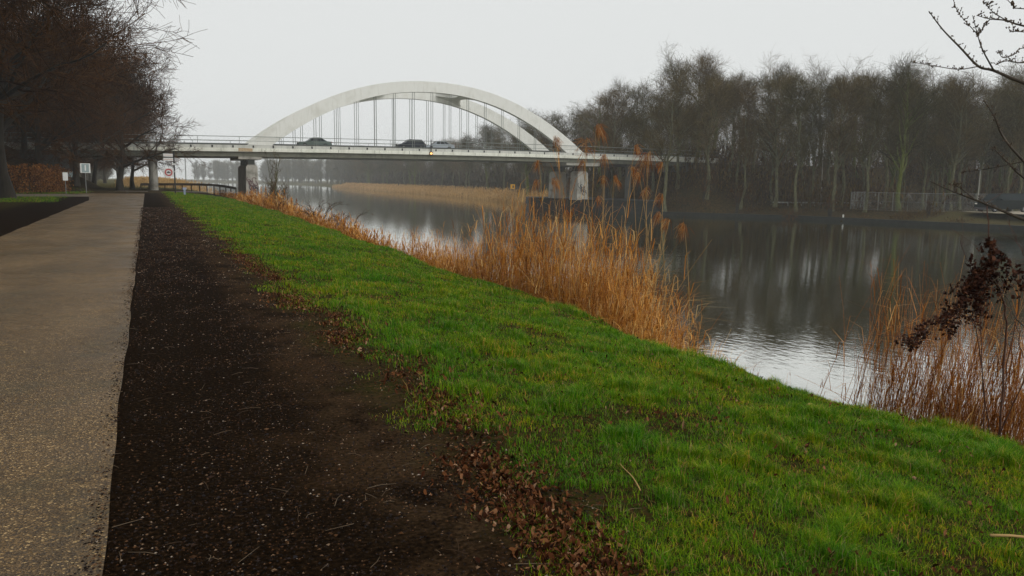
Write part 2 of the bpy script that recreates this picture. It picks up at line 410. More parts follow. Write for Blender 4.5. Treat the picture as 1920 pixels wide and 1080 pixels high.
for xc in (31.2, 43.2):     # flared wind struts between the arches
    zz = z_in(xc)+.75; sl_ = -.33 if xc > 37 else .33
    pl = [(-2.1, AY[0][1]-.05), (2.1, AY[0][1]-.05), (.75, AY[0][1]+1.6), (.45, BY+5.8), (.75, AY[1][0]-1.6), (2.1, AY[1][0]+.05), (-2.1, AY[1][0]+.05), (-.75, AY[1][0]-1.6), (-.45, BY+5.8), (-.75, AY[0][1]+1.6)]
    st = MB(); n_ = len(pl)
    V = [(xc+a, b_, zz+sl_*a-.28) for a, b_ in pl]+[(xc+a, b_, zz+sl_*a+.28) for a, b_ in pl]
    cc = [(xc, BY+5.8, zz-.28), (xc, BY+5.8, zz+.28)]
    V += cc; T = []
    for i in range(n_):
        j = (i+1) % n_; T += [(2*n_, j, i), (2*n_+1, n_+i, n_+j)]
    st.add(V, [(i, (i+1) % n_, n_+(i+1) % n_, n_+i) for i in range(n_)], T)
    bp(st, 'wind_strut', m_arch)
# railings and crash barriers
for y0 in (BY+.2, BY+WB-.2):
    rl = MB(); seg = [(-58, 88)]
    for a, b_ in seg:
        xx = np.linspace(a, b_, 42); rl.tube([(x, y0, ztop(x)+1.05) for x in xx], .04, 5)
        rl.tube([(x, y0, ztop(x)+.5) for x in xx], .022, 4)
        for x in np.arange(a, b_, 4.94): rl.tube([(x, y0, ztop(x)), (x, y0, ztop(x)+1.05)], .028, 4)
    bp(rl, 'railing', m_hang)
for y0 in (BY+2.0, BY+9.9):
    gr = MB(); xx = np.linspace(-58, 88, 42)
    gr.add(*(lambda V, Q: (V, Q))(*tubes([[(x, y0, ztop(x)+.14) for x in xx]], [[.13]*42], 4)))
    for x in np.arange(-56, 88, 4): gr.box(x-.05, x+.05, y0+.1, y0+.2, ztop(x)-.13, ztop(x)+.25)
    bp(gr, 'crash_barrier', m_steel)
# pier caps, bearings and piers
def pier(x0, x1, cx0, cx1, zc0, base, nm_y, cap_mat):
    p = bp(MB().box(cx0, cx1, BY+.4, BY+WB-.4, zc0, ztop((cx0+cx1)/2)-1.452), 'pier_cap', m_pier)
    for j, (a, b_) in enumerate(nm_y):
        mb = MB(); tx = .12
        V = [(x0-tx, a-.1, base), (x1+tx, a-.1, base), (x1+tx, b_+.1, base), (x0-tx, b_+.1, base), (x0, a, 6.1), (x1, a, 6.1), (x1, b_, 6.1), (x0, b_, 6.1),
             (x0+.25, a+.15, 6.38), (x1-.25, a+.15, 6.38), (x1-.25, b_-.15, 6.38), (x0+.25, b_-.15, 6.38)]
        mb.add(V, [(0, 1, 5, 4), (1, 2, 6, 5), (2, 3, 7, 6), (3, 0, 4, 7), (4, 5, 9, 8), (5, 6, 10, 9), (6, 7, 11, 10), (7, 4, 8, 11), (8, 9, 10, 11), (3, 2, 1, 0)])
        pr = bp(mb, 'pier', m_pier)
        n_ = max(1, int((b_-a)/3))
        for q in range(n_+1):
            yc = a+.6+(b_-a-1.2)*q/max(1, n_)
            bp(MB().box(x0+.3, x1-.3, yc-.25, yc+.25, 6.385, zc0-.003), 'bearing', m_steel)
pier(11.95, 13.35, 11.0, 13.85, 7.05, 2.0, [(BY+.8, BY+10.8)], m_pier)
pier(61.3, 63.1, 61.4, 64.8, 7.2, 1.9, [(BY+1.1, BY+3.4), (BY+8.2, BY+10.6)], m_pier)
bp(MB().box(58.9, 61.395, BY+.5, BY+WB-.5, 7.25, 7.66), 'cap_nose', m_pier)
for yy_ in (BY+2.4, BY+9):   # slender side-span columns on the land side
    bp(MB().tube([(1.05, yy_, 2.4), (1.05, yy_, 6.9)], .52, 14), 'column', m_pier)
bp(MB().box(.1, 2.2, BY+1, BY+WB-1, 6.9, 7.3), 'column_cap', m_gird)
for yy_ in (BY+2.4, BY+9):
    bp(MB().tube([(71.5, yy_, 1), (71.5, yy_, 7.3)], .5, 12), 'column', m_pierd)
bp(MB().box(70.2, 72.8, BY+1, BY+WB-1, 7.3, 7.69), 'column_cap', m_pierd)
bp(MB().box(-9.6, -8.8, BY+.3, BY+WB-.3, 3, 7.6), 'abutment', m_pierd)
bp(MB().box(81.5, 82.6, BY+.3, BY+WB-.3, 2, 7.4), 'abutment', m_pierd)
bp(MB().box(81.2, 94, BY+.1, BY+.345, 5.6, 8.1), 'wing_wall', m_pierd)
bp(MB().box(-22, -8.8, BY+.1, BY+.345, 5.6, 7.9), 'wing_wall', m_pierd)
# graffiti scribbles on the pier faces
def scrib(x0, x1, y, z0, z1, mat, n_, seed, nm='graffiti'):
    r = np.random.default_rng(seed); mb = MB()
    for k in range(n_):
        cx, cz = r.uniform(x0+.2, x1-.2), r.uniform(z0+.2, z1-.2); a0 = r.uniform(0, 6); rr = r.uniform(.15, .32)
        ang = a0+np.linspace(0, r.uniform(2.5, 5), 9)
        pts = [(np.clip(cx+rr*math.cos(t_)*1.0, x0, x1), y, np.clip(cz+rr*1.3*math.sin(t_*.9), z0, z1)) for t_ in ang]
        for p, q in zip(pts[:-1], pts[1:]):
            dx, dz = q[0]-p[0], q[2]-p[2]; L_ = math.hypot(dx, dz)+1e-6; ox, oz = -dz/L_*.045, dx/L_*.045
            mb.add([(p[0]-ox, y, p[2]-oz), (q[0]-ox, y, q[2]-oz), (q[0]+ox, y, q[2]+oz), (p[0]+ox, y, p[2]+oz)], [(0, 1, 2, 3)])
            y -= .0002
    return bp(mb, nm, mat)
m_gr1 = plain('maroon spray paint', (.11, .05, .055), .6); m_gr2 = plain('black spray paint', (.02, .02, .03), .6)
scrib(11.95, 13.35, BY+.69, 3.1, 4.7, m_gr1, 13, 3); scrib(11.95, 13.35, BY+.68, 3.0, 3.7, m_gr2, 5, 4)
scrib(61.3, 62.9, BY+1.0, 2.6, 4.6, m_gr2, 12, 5)
# hidden-side graffiti band on the land-side face of the far piers
m_lampg = plain('lit amber navigation lamp', (.9, .45, .12), .4, 0, ((1, .5, .15), 2.2))
nl = MB().disc_y(36.75, BY-.12, 8.42, .14, .2, 12); lamp = bp(nl, 'navigation_lamp', m_lampg)
bp(MB().tube([(36.75, BY-.08, 8.56), (36.75, BY-.08, 10.35)], .07, 6), 'lamp_post', m_black)
bp(MB().box(36.5, 37.0, BY-.05, BY-.007, 8.2, 8.64), 'lamp_board', m_black)
# platform the far pier stands on
pf = MB().prism([(58.4, 117.4), (62.3, 105.3), (68.5, 95.8), (73.5, 99.5), (76, 124), (62, 126)], -1, 2.02)
o = pf.build('concrete_platform', m_quay); tag(o, 'dark concrete platform in the water under the far bridge pier', 'platform')

# ------------------------------------------------------------------ trees
def grow(P, R, n, r, lo, hi, amin, amax, lmin, lmax, trop, K, rr=.55, rend=.25, wander=.12, rel=None):
    """n children per parent polyline"""
    N0, K0, _ = P.shape
    pi = np.repeat(np.arange(N0), n); N1 = len(pi)
    t = np.sort(r.uniform(lo, hi, (N0, n)), axis=1).ravel()
    f = t*(K0-1); i = np.minimum(f.astype(int), K0-2); q = (f-i)[:, None]
    B = P[pi, i]*(1-q)+P[pi, i+1]*q; tan = P[pi, i+1]-P[pi, i]; tan /= np.linalg.norm(tan, axis=1, keepdims=True)+1e-9
    Rb = R[pi, i]*(1-q[:, 0])+R[pi, i+1]*q[:, 0]
    rv = r.normal(size=(N1, 3)); rv -= (rv*tan).sum(1, keepdims=True)*tan; rv /= np.linalg.norm(rv, axis=1, keepdims=True)
    a = np.radians(r.uniform(amin, amax, N1))[:, None]
    d = tan*np.cos(a)+rv*np.sin(a)+np.array([0, 0, 1.])*trop; d /= np.linalg.norm(d, axis=1, keepdims=True)
    L = r.uniform(lmin, lmax, N1)
    if rel is not None: L = L*(1-rel*t)
    seg = (L/(K-1))[:, None]; pts = [B]
    for k in range(K-1):
        d = d+r.normal(size=(N1, 3))*wander+np.array([0, 0, 1.])*trop*.25; d /= np.linalg.norm(d, axis=1, keepdims=True)
        pts.append(pts[-1]+d*seg)
    rad = np.minimum(Rb*rr, 1)[:, None]*np.linspace(1, rend, K)[None]
    return np.stack(pts, 1), rad
m_bark = mat_noise('grey brown bark', [(.3, (.04, .036, .018)), (.5, (.10, .095, .045)), (.7, (.17, .17, .08))], 3, 6, .9, .6, .03, mapscale=(3, 3, .6))
m_barkm = mat_noise('mossy bark', [(.3, (.045, .05, .008)), (.5, (.09, .105, .014)), (.7, (.13, .15, .02))], 3, 6, .9, .6, .03, mapscale=(3, 3, .6))
m_twig = mat_island('winter twigs', [(0, (.032, .024, .010)), (.5, (.075, .056, .025)), (1, (.15, .12, .06))], .9, tint=[(0, (.55, .6, .5)), (.35, (.9, .95, .7)), (.65, (1.1, .95, .8)), (1, (1.5, 1.45, 1.35))])
m_twigb = mat_island('reddish brown twigs', [(0, (.020, .009, .003)), (.5, (.065, .029, .008)), (.95, (.12, .055, .015))], .9, tint=[(0, (.7, .7, .7)), (1, (1.3, 1.2, 1.1))])
m_barkd = mat_noise('dark damp bark', [(.3, (.012, .009, .005)), (.7, (.035, .026, .016))], 3, 6, .9, .6, .03, mapscale=(3, 3, .6))
def tree_meshes(nm, seed, H, tr, fork, n1, l1, ang, trop1, twig, bark, n2=7, n3=6, n4=7, tw=.011, l4=(.5, 1.0), l2=.5, l3=.45):
    r = np.random.default_rng(seed)
    K = 10; P0 = np.zeros((1, K, 3)); zt = np.linspace(0, H*.82, K); P0[0, :, 2] = zt
    P0[0, 1:, :2] = np.cumsum(r.normal(size=(K-1, 2))*H*.008, axis=0)
    R0 = (tr*(1-.85*(zt/zt[-1])**1.1))[None]; R0[0, 0] *= 1.45
    T = MB(); V, Q = tubes(P0, R0, 10); T.add(V, Q)
    P1, R1 = grow(P0, R0, n1, r, fork, 1, ang[0], ang[1], l1*.75, l1*1.15, trop1, 8, .62, .22, .10, rel=.35)
    V, Q = tubes(P1, R1, 6); T.add(V, Q)
    P2, R2 = grow(P1, R1, n2, r, .18, 1, 25, 65, l1*l2*.7, l1*l2*1.1, trop1*.7, 6, .6, .25, .12, rel=.3)
    R2 = np.maximum(R2, tw*1.5)
    P3, R3 = grow(P2, R2, n3, r, .15, 1, 25, 65, l1*l2*l3*.7, l1*l2*l3*1.2, trop1*.5, 4, .6, .4, .14)
    R3 = np.maximum(R3, tw)
    P4, R4 = grow(P3, R3, n4, r, .1, 1, 20, 70, l4[0], l4[1], trop1*.5, 3, .6, .5, .15)
    R4 = np.clip(R4, tw*.75, tw)
    Cm = MB(); Cm.tubes(P2, R2, 4); Cm.tubes(P3, R3, 3); Cm.tubes(P4, R4, 3)
    return T.mesh(nm+'_trunk', bark, True), Cm.mesh(nm+'_crown', twig)
def tree_from(meshes, name, loc, rz=0, sc=(1, 1, 1)):
    e = empty(name, loc, rz); e.scale = sc
    link('trunk', meshes[0], e); link('crown', meshes[1], e); return e
forest = [tree_meshes('bare_tree', 11, 21, .30, .26, 15, 5.8, (24, 46), .2, m_twig, m_bark, 8, 5, 4, .0125, (.7, 1.9)),
          tree_meshes('bare_tree', 12, 20.5, .25, .28, 15, 5.0, (24, 50), .2, m_twig, m_bark, 8, 5, 4, .0125, (.7, 1.9)),
          tree_meshes('bare_tree', 13, 21.5, .36, .30, 16, 6.4, (24, 50), .2, m_twig, m_barkm, 8, 5, 4, .0125, (.7, 1.9)),
          tree_meshes('bare_tree', 14, 20, .22, .36, 14, 4.8, (22, 46), .2, m_twig, m_bark, 8, 5, 4, .0125, (.7, 1.9))]
avenue = [tree_meshes('spreading_tree', 21, 17, .33, .26, 24, 9.4, (40, 76), .09, m_twigb, m_barkd, 10, 8, 9, .014, (.5, 1.2)),
          tree_meshes('spreading_tree', 22, 16, .36, .27, 24, 9.0, (40, 74), .09, m_twigb, m_barkd, 10, 8, 9, .014, (.5, 1.2)),
          tree_meshes('round_tree', 23, 13.5, .34, .22, 24, 6.6, (38, 75), .1, m_twigb, m_barkd, 9, 8, 8, .016, (.4, 1.0))]
def gz(x, y): return float(height(np.array([x]), np.array([y]))[0])
# avenue along the cycle path
AV = [(0, -13.5, 8, 200, .9, 'bare tree beside the path, its trunk out of view, brown boughs over the left edge'),
      (1, -9.4, 38.5, 40, 1.35, 'big spreading tree overhanging the upper left of the cycle path'),
      (0, -8.65, 64.5, 130, 1.2, 'big brown tree with thick trunk where the grass verge meets the side road'),
      (1, -9.0, 91, 300, 1.0, 'dark trunked tree growing in front of the orange beech hedge'),
      (2, -6.6, 95, 10, 1.0, 'slimmer dark tree beside the small road sign by the hedge'),
      (2, -2.6, 101.5, 77, 1.08, 'round crowned bare tree standing in front of the bridge deck, left of the columns')]
for i, (k, x, y, rz, sc, lb) in enumerate(AV):
    e = tree_from(avenue[k], 'spreading_tree' if k < 2 else 'round_tree', (x, y, gz(x, y)-.05), math.radians(rz), (sc,)*3)
    tag(e, lb, 'tree', 'trees along the cycle path')
e = tree_from(avenue[2], 'round_tree', (-1.6, 121, gz(-1.6, 121)), 2.2, (.8, .8, .95)); tag(e, 'thinner tree behind the bridge, seen under the deck beside the first column', 'tree', 'trees along the cycle path')
r = np.random.default_rng(5)
kk = 0
for (x, y) in [(-16, 60), (-20, 80), (-15, 89), (-24, 92), (-34, 88), (-30, 70), (-26, 55), (-46, 96), (-20, 100), (-12, 101), (-33, 104), (-44, 78), (-13.5, 47), (-18, 33), (-16, 118), (-9, 124), (-26, 122), (-58, 110), (-62, 88), (-40, 64)]:
    e = tree_from(avenue[kk % 3], 'bare_tree', (x, y, gz(x, y)-.1), r.uniform(0, 6), (r.uniform(.85, 1.05),)*2+(r.uniform(.8, 1.0),)); kk += 1
    tag(e, 'dark bare tree crowded in the wood behind the beech hedge', 'tree', 'trees of the dark wood behind the hedge')

for i, (x, y) in enumerate([(-7, 133), (-12, 141), (-4, 150), (-18, 132), (-24, 144), (-10, 160), (-17, 170), (-30, 160), (-5, 178), (-12, 192), (-24, 186), (-36, 178), (-9, 215), (-20, 222), (-14, 245), (-28, 240)]):
    e = tree_from(avenue[i % 3], 'bare_tree', (x, y, gz(x, y)-.1), r.uniform(0, 6), (.95, .95, r.uniform(.95, 1.2))); tag(e, 'hazy tree on the near bank seen beneath the deck behind the bridge', 'tree', 'hazy trees on the near bank beyond the bridge')
# ------------------------------------------------------------------ wood on the far bank
FR = []   # front row, along the quay
r = np.random.default_rng(31)
row = [(70.5, 95.8), (75.6, 92.5), (79.5, 89.5), (84.2, 87.5), (83.9, 83.0), (88.6, 85.2), (87.0, 79.5), (91.5, 82), (88.5, 75.2), (90.6, 71.5), (94.8, 77.5), (98.5, 74), (101.5, 80), (104, 72.5), (106, 66), (110, 74)]
lbl = ['bare tree nearest the bridge, rooted beside the far concrete platform', 'leaning bare tree next along the quay from the one beside the platform',
       'bare tree at the water edge right of the dark gap below the bridge deck', 'tall bare tree behind the quay where the white rail begins',
       'bare tree close to the quay in front of the left end of the white rail', 'bare tree just behind the white rail, left of the white bollard',
       'dark straight tree on the quay just left of the white bollard', 'bare tree behind the white rail, straight behind the white bollard',
       'dark tree on the bank just right of the white bollard', 'mossy yellow green trunk at the left end of the chain link fence',
       'bare tree inside the chain link fence near its left end', 'bare tree behind the middle of the chain link fence', 'tall tree deep behind the chain link fence middle',
       'bare tree behind the right end of the chain link fence', 'bare tree just behind the dark van', 'bare tree at the right edge behind the van roof']
for i, ((x, y), lb) in enumerate(zip(row, lbl)):
    k = 2 if i == 9 else [0, 1, 3, 0, 1, 3][i % 6]
    s_ = r.uniform(.86, .98)
    e = tree_from(forest[k], 'bare_tree', (x, y, gz(x, y)-.1), r.uniform(0, 6), (s_, s_, s_*r.uniform(.92, 1.05)))
    e['label'] = lb; tag(e, lb, 'tree', 'front row of trees on the far quay')
pts = []
def far_enough(x, y, dmin): return all((x-a)**2+(y-b)**2 > dmin*dmin for a, b in pts)
tries = 0
while len(pts) < 100 and tries < 16000:
    tries += 1
    x, y = r.uniform(72, 175), r.uniform(58, 118)
    d = float(far_d(np.array([x]), np.array([y]))[0])
    if d < 7 or (y < 70 and x < 118) or not far_enough(x, y, 4.0) or any((x-a)**2+(y-b)**2 < 12 for a, b in row): continue
    pts.append((x, y))
for i, (x, y) in enumerate(pts):
    s_ = r.uniform(.82, .96)
    e = tree_from(forest[int(r.integers(0, 4))], 'bare_tree', (x, y, gz(x, y)-.1), r.uniform(0, 6), (s_, s_, s_*r.uniform(.85, 1.05)))
    zone = 'beside the bridge embankment, behind the far platform' if x < 84 and y > 88 else 'behind the white rail' if x < 100 and y > 78 else 'behind the chain link fence' if x < 112 and y < 90 else 'on the slope of the bridge embankment' if y > 93 else 'far back at the right edge behind the van'
    tag(e, 'tall bare tree deep in the wood '+zone, 'tree', 'trees deep in the wood '+zone)
pts2 = [(78, 152), (82.5, 150), (86, 147), (90, 153), (79, 160), (86.5, 160), (94, 149)]; tries = 0
while len(pts2) < 60 and tries < 6000:
    tries += 1
    x, y = r.uniform(75, 210), r.uniform(121, 160)
    d = float(far_d(np.array([x]), np.array([y]))[0])
    if d < 9 or any((x-a)**2+(y-b)**2 < 25 for a, b in pts2): continue
    pts2.append((x, y))
for x, y in pts2:
    s_ = r.uniform(.85, 1.05)
    e = tree_from(forest[int(r.integers(0, 4))], 'bare_tree', (x, y, gz(x, y)-.1), r.uniform(0, 6), (s_, s_, s_*r.uniform(.85, 1.02)))
    zn = 'just right of the arch foot' if x < 108 else 'above the right end of the deck' if x < 150 else 'far right, above the embankment crest'
    tag(e, 'bare tree rising beyond the bridge '+zn, 'tree', 'trees beyond the bridge '+zn)
pts3 = []; tries = 0
while len(pts3) < 105 and tries < 9000:
    tries += 1
    y = r.uniform(160, 470); d_ = r.uniform(9, 46); x = float(np.interp(y, FAR[9:14, 1], FAR[9:14, 0]))+d_
    if any((x-a)**2+(y-b)**2 < 36 for a, b in pts3): continue
    pts3.append((x, y))
for x, y in pts3:
    s_ = r.uniform(.85, 1.05)
    e = tree_from(forest[int(r.integers(0, 4))], 'bare_tree', (x, y, gz(x, y)-.1), r.uniform(0, 6), (s_*1.1, s_*1.1, s_*.95))
    zn = 'close behind the far pier and yellow sign' if y < 235 else 'behind the middle of the far reed belt' if y < 340 else 'where the far reed belt thins out in mist'
    tag(e, 'misty grey tree on the far bank '+zn, 'tree', 'misty far bank trees '+zn)
# far misty woods, one mass
def wood_mass(name, pts, seed, label):
    r = np.random.default_rng(seed); mb = MB()
    for (x, y) in pts:
        H = r.uniform(20, 27); P0 = np.zeros((1, 4, 3)); P0[0, :, 2] = np.linspace(0, H*.75, 4); P0 += np.array([x, y, 1.2]); R0 = np.array([[.4, .3, .2, .1]])
        P1, R1 = grow(P0, R0, 16, r, .06, 1, 25, 60, 3, 7, .2, 4, .6, .4, .1, rel=.3)
        P2, R2 = grow(P1, R1, 22, r, .1, 1, 25, 70, 2, 4.5, .15, 3, .5, .5, .15); R2 = np.maximum(R2, .05)
        mb.tubes(P0, R0, 5); mb.tubes(P1, R1, 4); mb.tubes(P2, R2, 3)
    o = mb.build(name, m_twig); tag(o, label, 'wood', kind='stuff')
r = np.random.default_rng(77)
wp = []
for y in np.arange(300, 800, 5): wp += [(-14-r.uniform(0, 55)-max(0, y-600)*.6, y+r.uniform(-4, 4)), (-22-r.uniform(0, 40)-max(0, y-600)*.6, y+r.uniform(-4, 4))]
wood_mass('misty_wood', wp, 78, 'pale misty wood along the near bank far beyond the bridge')
wp = []
for y in np.arange(470, 980, 5): wp += [(float(np.interp(y, FAR[13:, 1], FAR[13:, 0]))+r.uniform(12, 50), y), (float(np.interp(y, FAR[13:, 1], FAR[13:, 0]))+r.uniform(12, 40), y+4)]
wood_mass('misty_wood', wp, 79, 'faint misty wood where the canal bends out of sight')

# ------------------------------------------------------------------ blades: grass, reeds, leaves
def blades(n, base, h, wd, az, lean, curl, r):
    """curved tapered blades, 5 verts each"""
    ca, sa = np.cos(az), np.sin(az); side = np.stack([-sa, ca, np.zeros(n)], 1)*wd[:, None]/2
    out = np.stack([ca, sa, np.zeros(n)], 1); up = np.array([0, 0, 1.])
    mid = base+up*(h*.55)[:, None]+out*(h*lean*.35)[:, None]
    tip = base+up*(h*(1-.35*curl))[:, None]+out*(h*(lean+curl))[:, None]
    V = np.stack([base-side, base+side, mid+side*.8, mid-side*.8, tip], 1)
    i = (np.arange(n)*5)[:, None]
    return V.reshape(-1, 3), i+np.array([[0, 1, 2, 3]]), i+np.array([[3, 2, 4]])
def vnoise(x, y, s, seed):
    r = np.random.default_rng(seed); G_ = r.random((64, 64)); u = x/s; v = y/s
    i = np.floor(u).astype(int); j = np.floor(v).astype(int); fu = u-i; fv = v-j; fu = fu*fu*(3-2*fu); fv = fv*fv*(3-2*fv)
    g_ = lambda a, b: G_[a % 64, b % 64]
    return (g_(i, j)*(1-fu)+g_(i+1, j)*fu)*(1-fv)+(g_(i, j+1)*(1-fu)+g_(i+1, j+1)*fu)*fv
def depth(x, y): return (x-CAM[0])*fw0[0]+(y-CAM[1])*fw0[1]
def inview(x, y, m=1.5):
    d = depth(x, y); sx_ = (x-CAM[0])*r00[0]+(y-CAM[1])*r00[1]
    return (d > .5) & (np.abs(sx_) < d*.69+m)
r = np.random.default_rng(101)
GV, GQ, GT, off = [], [], [], 0
def scatter_grass(x0, x1fun, y0, y1, dens, nseed, hsc=1.0):
    global off
    step = 1.0
    edges = [y0]
    while edges[-1] < y1: edges.append(min(y1, edges[-1]+max(.5, edges[-1]*.12)))
    for a, b in zip(edges[:-1], edges[1:]):
        yc = (a+b)/2; xm = float(x1fun(yc)); D = max(2.5, depth((x0+xm)/2, yc))
        k = (D/4.5)**-1.45 if D > 4.5 else 1
        n_ = int(dens*k*(xm-x0)*(b-a))
        x = r.uniform(x0, xm, n_); y = r.uniform(a, b, n_)
        keep = inview(x, y); x, y = x[keep], y[keep]
        p1 = vnoise(x, y, .35, 1); p2 = vnoise(x, y, 1.1, 2); p3 = vnoise(x, y, .12, 3)
        e0 = x-1.85-(vnoise(x*0+3, y, .8, 5)-.5)*.7-(p1-.5)*.9-np.interp(y, [0, 2.5, 5, 8, 12, 80], [-.15, -.08, .15, .2, .02, -.05])
        if x0 < 0: e0 = np.minimum(x-x0, -5.4-x+p2)
        pr = np.clip(e0*1.5+.1, 0, 1)*(.6+.5*ss(p1*.6+p2*.5, .25, .6))
        pr *= np.where(p3 < .3, .4, 1)*np.where(vnoise(x, y, .5, 15) > .68, .45, 1)
        keep = r.random(len(x)) < pr; x, y, p1, p2, p3 = x[keep], y[keep], p1[keep], p2[keep], p3[keep]; n_ = len(x)
        if n_ == 0: continue
        Dd = np.maximum(2.5, depth(x, y)); ws = (Dd/4.5)**.72; ws = np.maximum(ws, .85)
        tuft = ss(p3, .58, .8)*ss(p1, .45, .7)
        h = (r.uniform(.018, .055, n_)*(.75+.5*p1)+tuft*.075)*hsc*np.minimum(ws, 1.6)**.35
        wd = r.uniform(.0022, .0048, n_)*ws
        base = np.stack([x, y, height(x, y)-.006], 1)
        V, Q, T = blades(n_, base, h, wd, r.uniform(0, 6.283, n_), r.uniform(.05, .75, n_), r.uniform(0, .55, n_), r)
        GV.append(V); GQ.append(Q+off); GT.append(T+off); off += len(V)
scatter_grass(1.55, lambda y: near_edge(y)+.75, 1.2, 98, 12000, 1)
m_grass, t, b = new_mat('fresh spring grass'); N = NT(t)
gm = N.n('ShaderNodeNewGeometry')
c = N.ramp(gm.outputs['Random Per Island'], [(0, (.03, .11, .001)), (.45, (.10, .26, .003)), (.78, (.19, .35, .006)), (.9, (.27, .33, .015)), (.94, (.36, .24, .07)), (1, (.45, .36, .16))])
c = N.mix(1.0, c, N.ramp(N.noise(.9, 3), [(.36, (.62, .85, .8)), (.5, (1, 1, 1)), (.64, (1.4, 1.05, .7))]), 'MULTIPLY')
c = N.mix(1.0, c, N.ramp(N.noise(7, 4), [(.36, (.65, .8, .9)), (.5, (1, 1, 1)), (.66, (1.5, 1.08, .8))]), 'MULTIPLY')
N.l(c, b.inputs['Base Color']); b.inputs['Roughness'].default_value = .6; b.inputs['Specular IOR Level'].default_value = .1
trn = N.n('ShaderNodeBsdfTranslucent'); N.l(c, trn.inputs[0]); ms = N.n('ShaderNodeMixShader'); ms.inputs[0].default_value = .3
N.l(b.outputs[0], ms.inputs[1]); N.l(trn.outputs[0], ms.inputs[2]); N.l(ms.outputs[0], t.nodes['Material Output'].inputs[0])
me = mesh_np('grass', np.vstack(GV), np.vstack(GQ), np.vstack(GT), [m_grass])
tag(link('grass', me), 'bright green grass covering the slope between path and canal', 'grass', kind='stuff')
GV, GQ, GT, off = [], [], [], 0
scatter_grass(-26, lambda y: -4.9, 55, 69.5, 2600, 2, 1.6); scatter_grass(-13, lambda y: 1.0 if y > 82 else -4.0, 81.5, 95, 2600, 3, 1.6)
me = mesh_np('verge_grass', np.vstack(GV), np.vstack(GQ), np.vstack(GT), [m_grass])
tag(link('verge_grass', me), 'patch of grass around the trees at the side road', 'grass', kind='stuff')

# leaf litter
def leaves(name, x, y, size, mat, label, cat, lift=.01, tilt=.5, zf=None):
    n_ = len(x); az = r.uniform(0, 6.283, n_); z = height(x, y)+lift*r.uniform(.3, 1.6, n_)+np.where(x > 2.35, r.uniform(.005, .038, n_), 0)
    ca, sa = np.cos(az), np.sin(az); f = np.stack([ca, sa, r.normal(size=n_)*tilt], 1); s_ = np.stack([-sa, ca, r.normal(size=n_)*tilt], 1)
    c0 = np.stack([x, y, z], 1); L_ = size[:, None]; W_ = L_*r.uniform(.35, .6, (n_, 1)); up = np.array([0, 0, 1.])*L_*.45
    P_ = [c0-f*L_/2, c0-f*L_*.15+s_*W_/2+up*r.uniform(-.5, 1, (n_, 1)), c0+f*L_*.25+s_*W_*.4+up*r.uniform(-.5, 1, (n_, 1)), c0+f*L_/2+up*r.uniform(-.3, 1, (n_, 1)), c0+f*L_*.25-s_*W_*.4+up*r.uniform(-.5, 1, (n_, 1)), c0-f*L_*.15-s_*W_/2+up*r.uniform(-.5, 1, (n_, 1))]
    V = np.stack(P_, 1).reshape(-1, 3); i = (np.arange(n_)*6)[:, None]
    me = mesh_np(name, V, np.vstack([i+np.array([[0, 1, 2, 3]]), i+np.array([[0, 3, 4, 5]])]), None, [mat])
    return tag(link(name, me), label, cat, kind='stuff')
m_leaf = mat_island('dead leaves', [(0, (.014, .004, .002)), (.4, (.06, .019, .007)), (.75, (.14, .052, .018)), (.94, (.22, .10, .045)), (1, (.34, .21, .13))], .6)
n_ = 30000
y = 1.2+38*r.random(n_)**2.0; x = r.normal(size=n_)*.15+np.interp(y, [0, 3, 5, 9, 14, 40], [1.66, 1.78, 2.0, 2.12, 2.0, 1.85])+(vnoise(y*0, y, .9, 9)-.5)*.3
k = r.random(n_) < np.clip(ss(vnoise(x, y, .7, 12)*.6+vnoise(x, y, .25, 13)*.4, .38, .62)+.05, 0, 1)*(y < 22)+.12; x, y = x[k], y[k]
n2_ = 16000; x2 = r.uniform(2.2, 7.6, n2_); y2 = 1+24*r.random(n2_)**1.5
n3_ = 24000; x3 = r.uniform(2.2, 8.2, n3_); y3 = 1+24*r.random(n3_)**1.3; k3 = (vnoise(x3, y3, .35, 1) < .3); x2 = np.concatenate([x2, x3[k3]]); y2 = np.concatenate([y2, y3[k3]]); n2_ = len(x2)
k = r.random(n2_) < .12+.6*ss(vnoise(x2, y2, .5, 15), .5, .75); x2, y2 = x2[k], y2[k]
x = np.concatenate([x, x2]); y = np.concatenate([y, y2]); k = inview(x, y); x, y = x[k], y[k]
leaves('leaf_litter', x, y, r.uniform(.010, .024, len(x))+.028*r.random(len(x))**4, m_leaf, 'drift of brown fallen leaves where soil meets grass', 'leaves', .012, .7)
# wood chips / gravel on the soil verge
m_chip = mat_island('wet gravel and bark chips', [(0, (.002, .0012, .0008)), (.4, (.009, .005, .003)), (.55, (.02, .019, .022)), (.75, (.035, .016, .007)), (.9, (.09, .04, .015)), (.975, (.2, .13, .08)), (1, (.42, .36, .3))], .6, spec=.06)
n_ = 150000
y = 1.0+45*r.random(n_)**2.4; x = r.uniform(-.06, 2.3, n_); x = np.where(x < .02, -np.abs(r.normal(size=n_))*.05, x); x = np.where(x > 1.7, x+r.normal(size=n_)*.1, x)
k = inview(x, y) & (r.random(n_) < .35+.65*ss(vnoise(x, y, .5, 17), .3, .6)); x, y = x[k], y[k]; n_ = len(x)
s_ = r.uniform(.0025, .009, n_)*np.maximum(1, depth(x, y)/6)**.5; s_[r.random(n_) < .02] *= 1.7
T4 = np.array([(1, 0, 0), (-.3, .9, 0), (-.5, -.8, .05), (.1, 0, .75)])
ca, sa = np.cos(r.uniform(0, 6.28, n_)), np.sin(r.uniform(0, 6.28, n_)); st_ = r.uniform(.6, 1.7, n_)
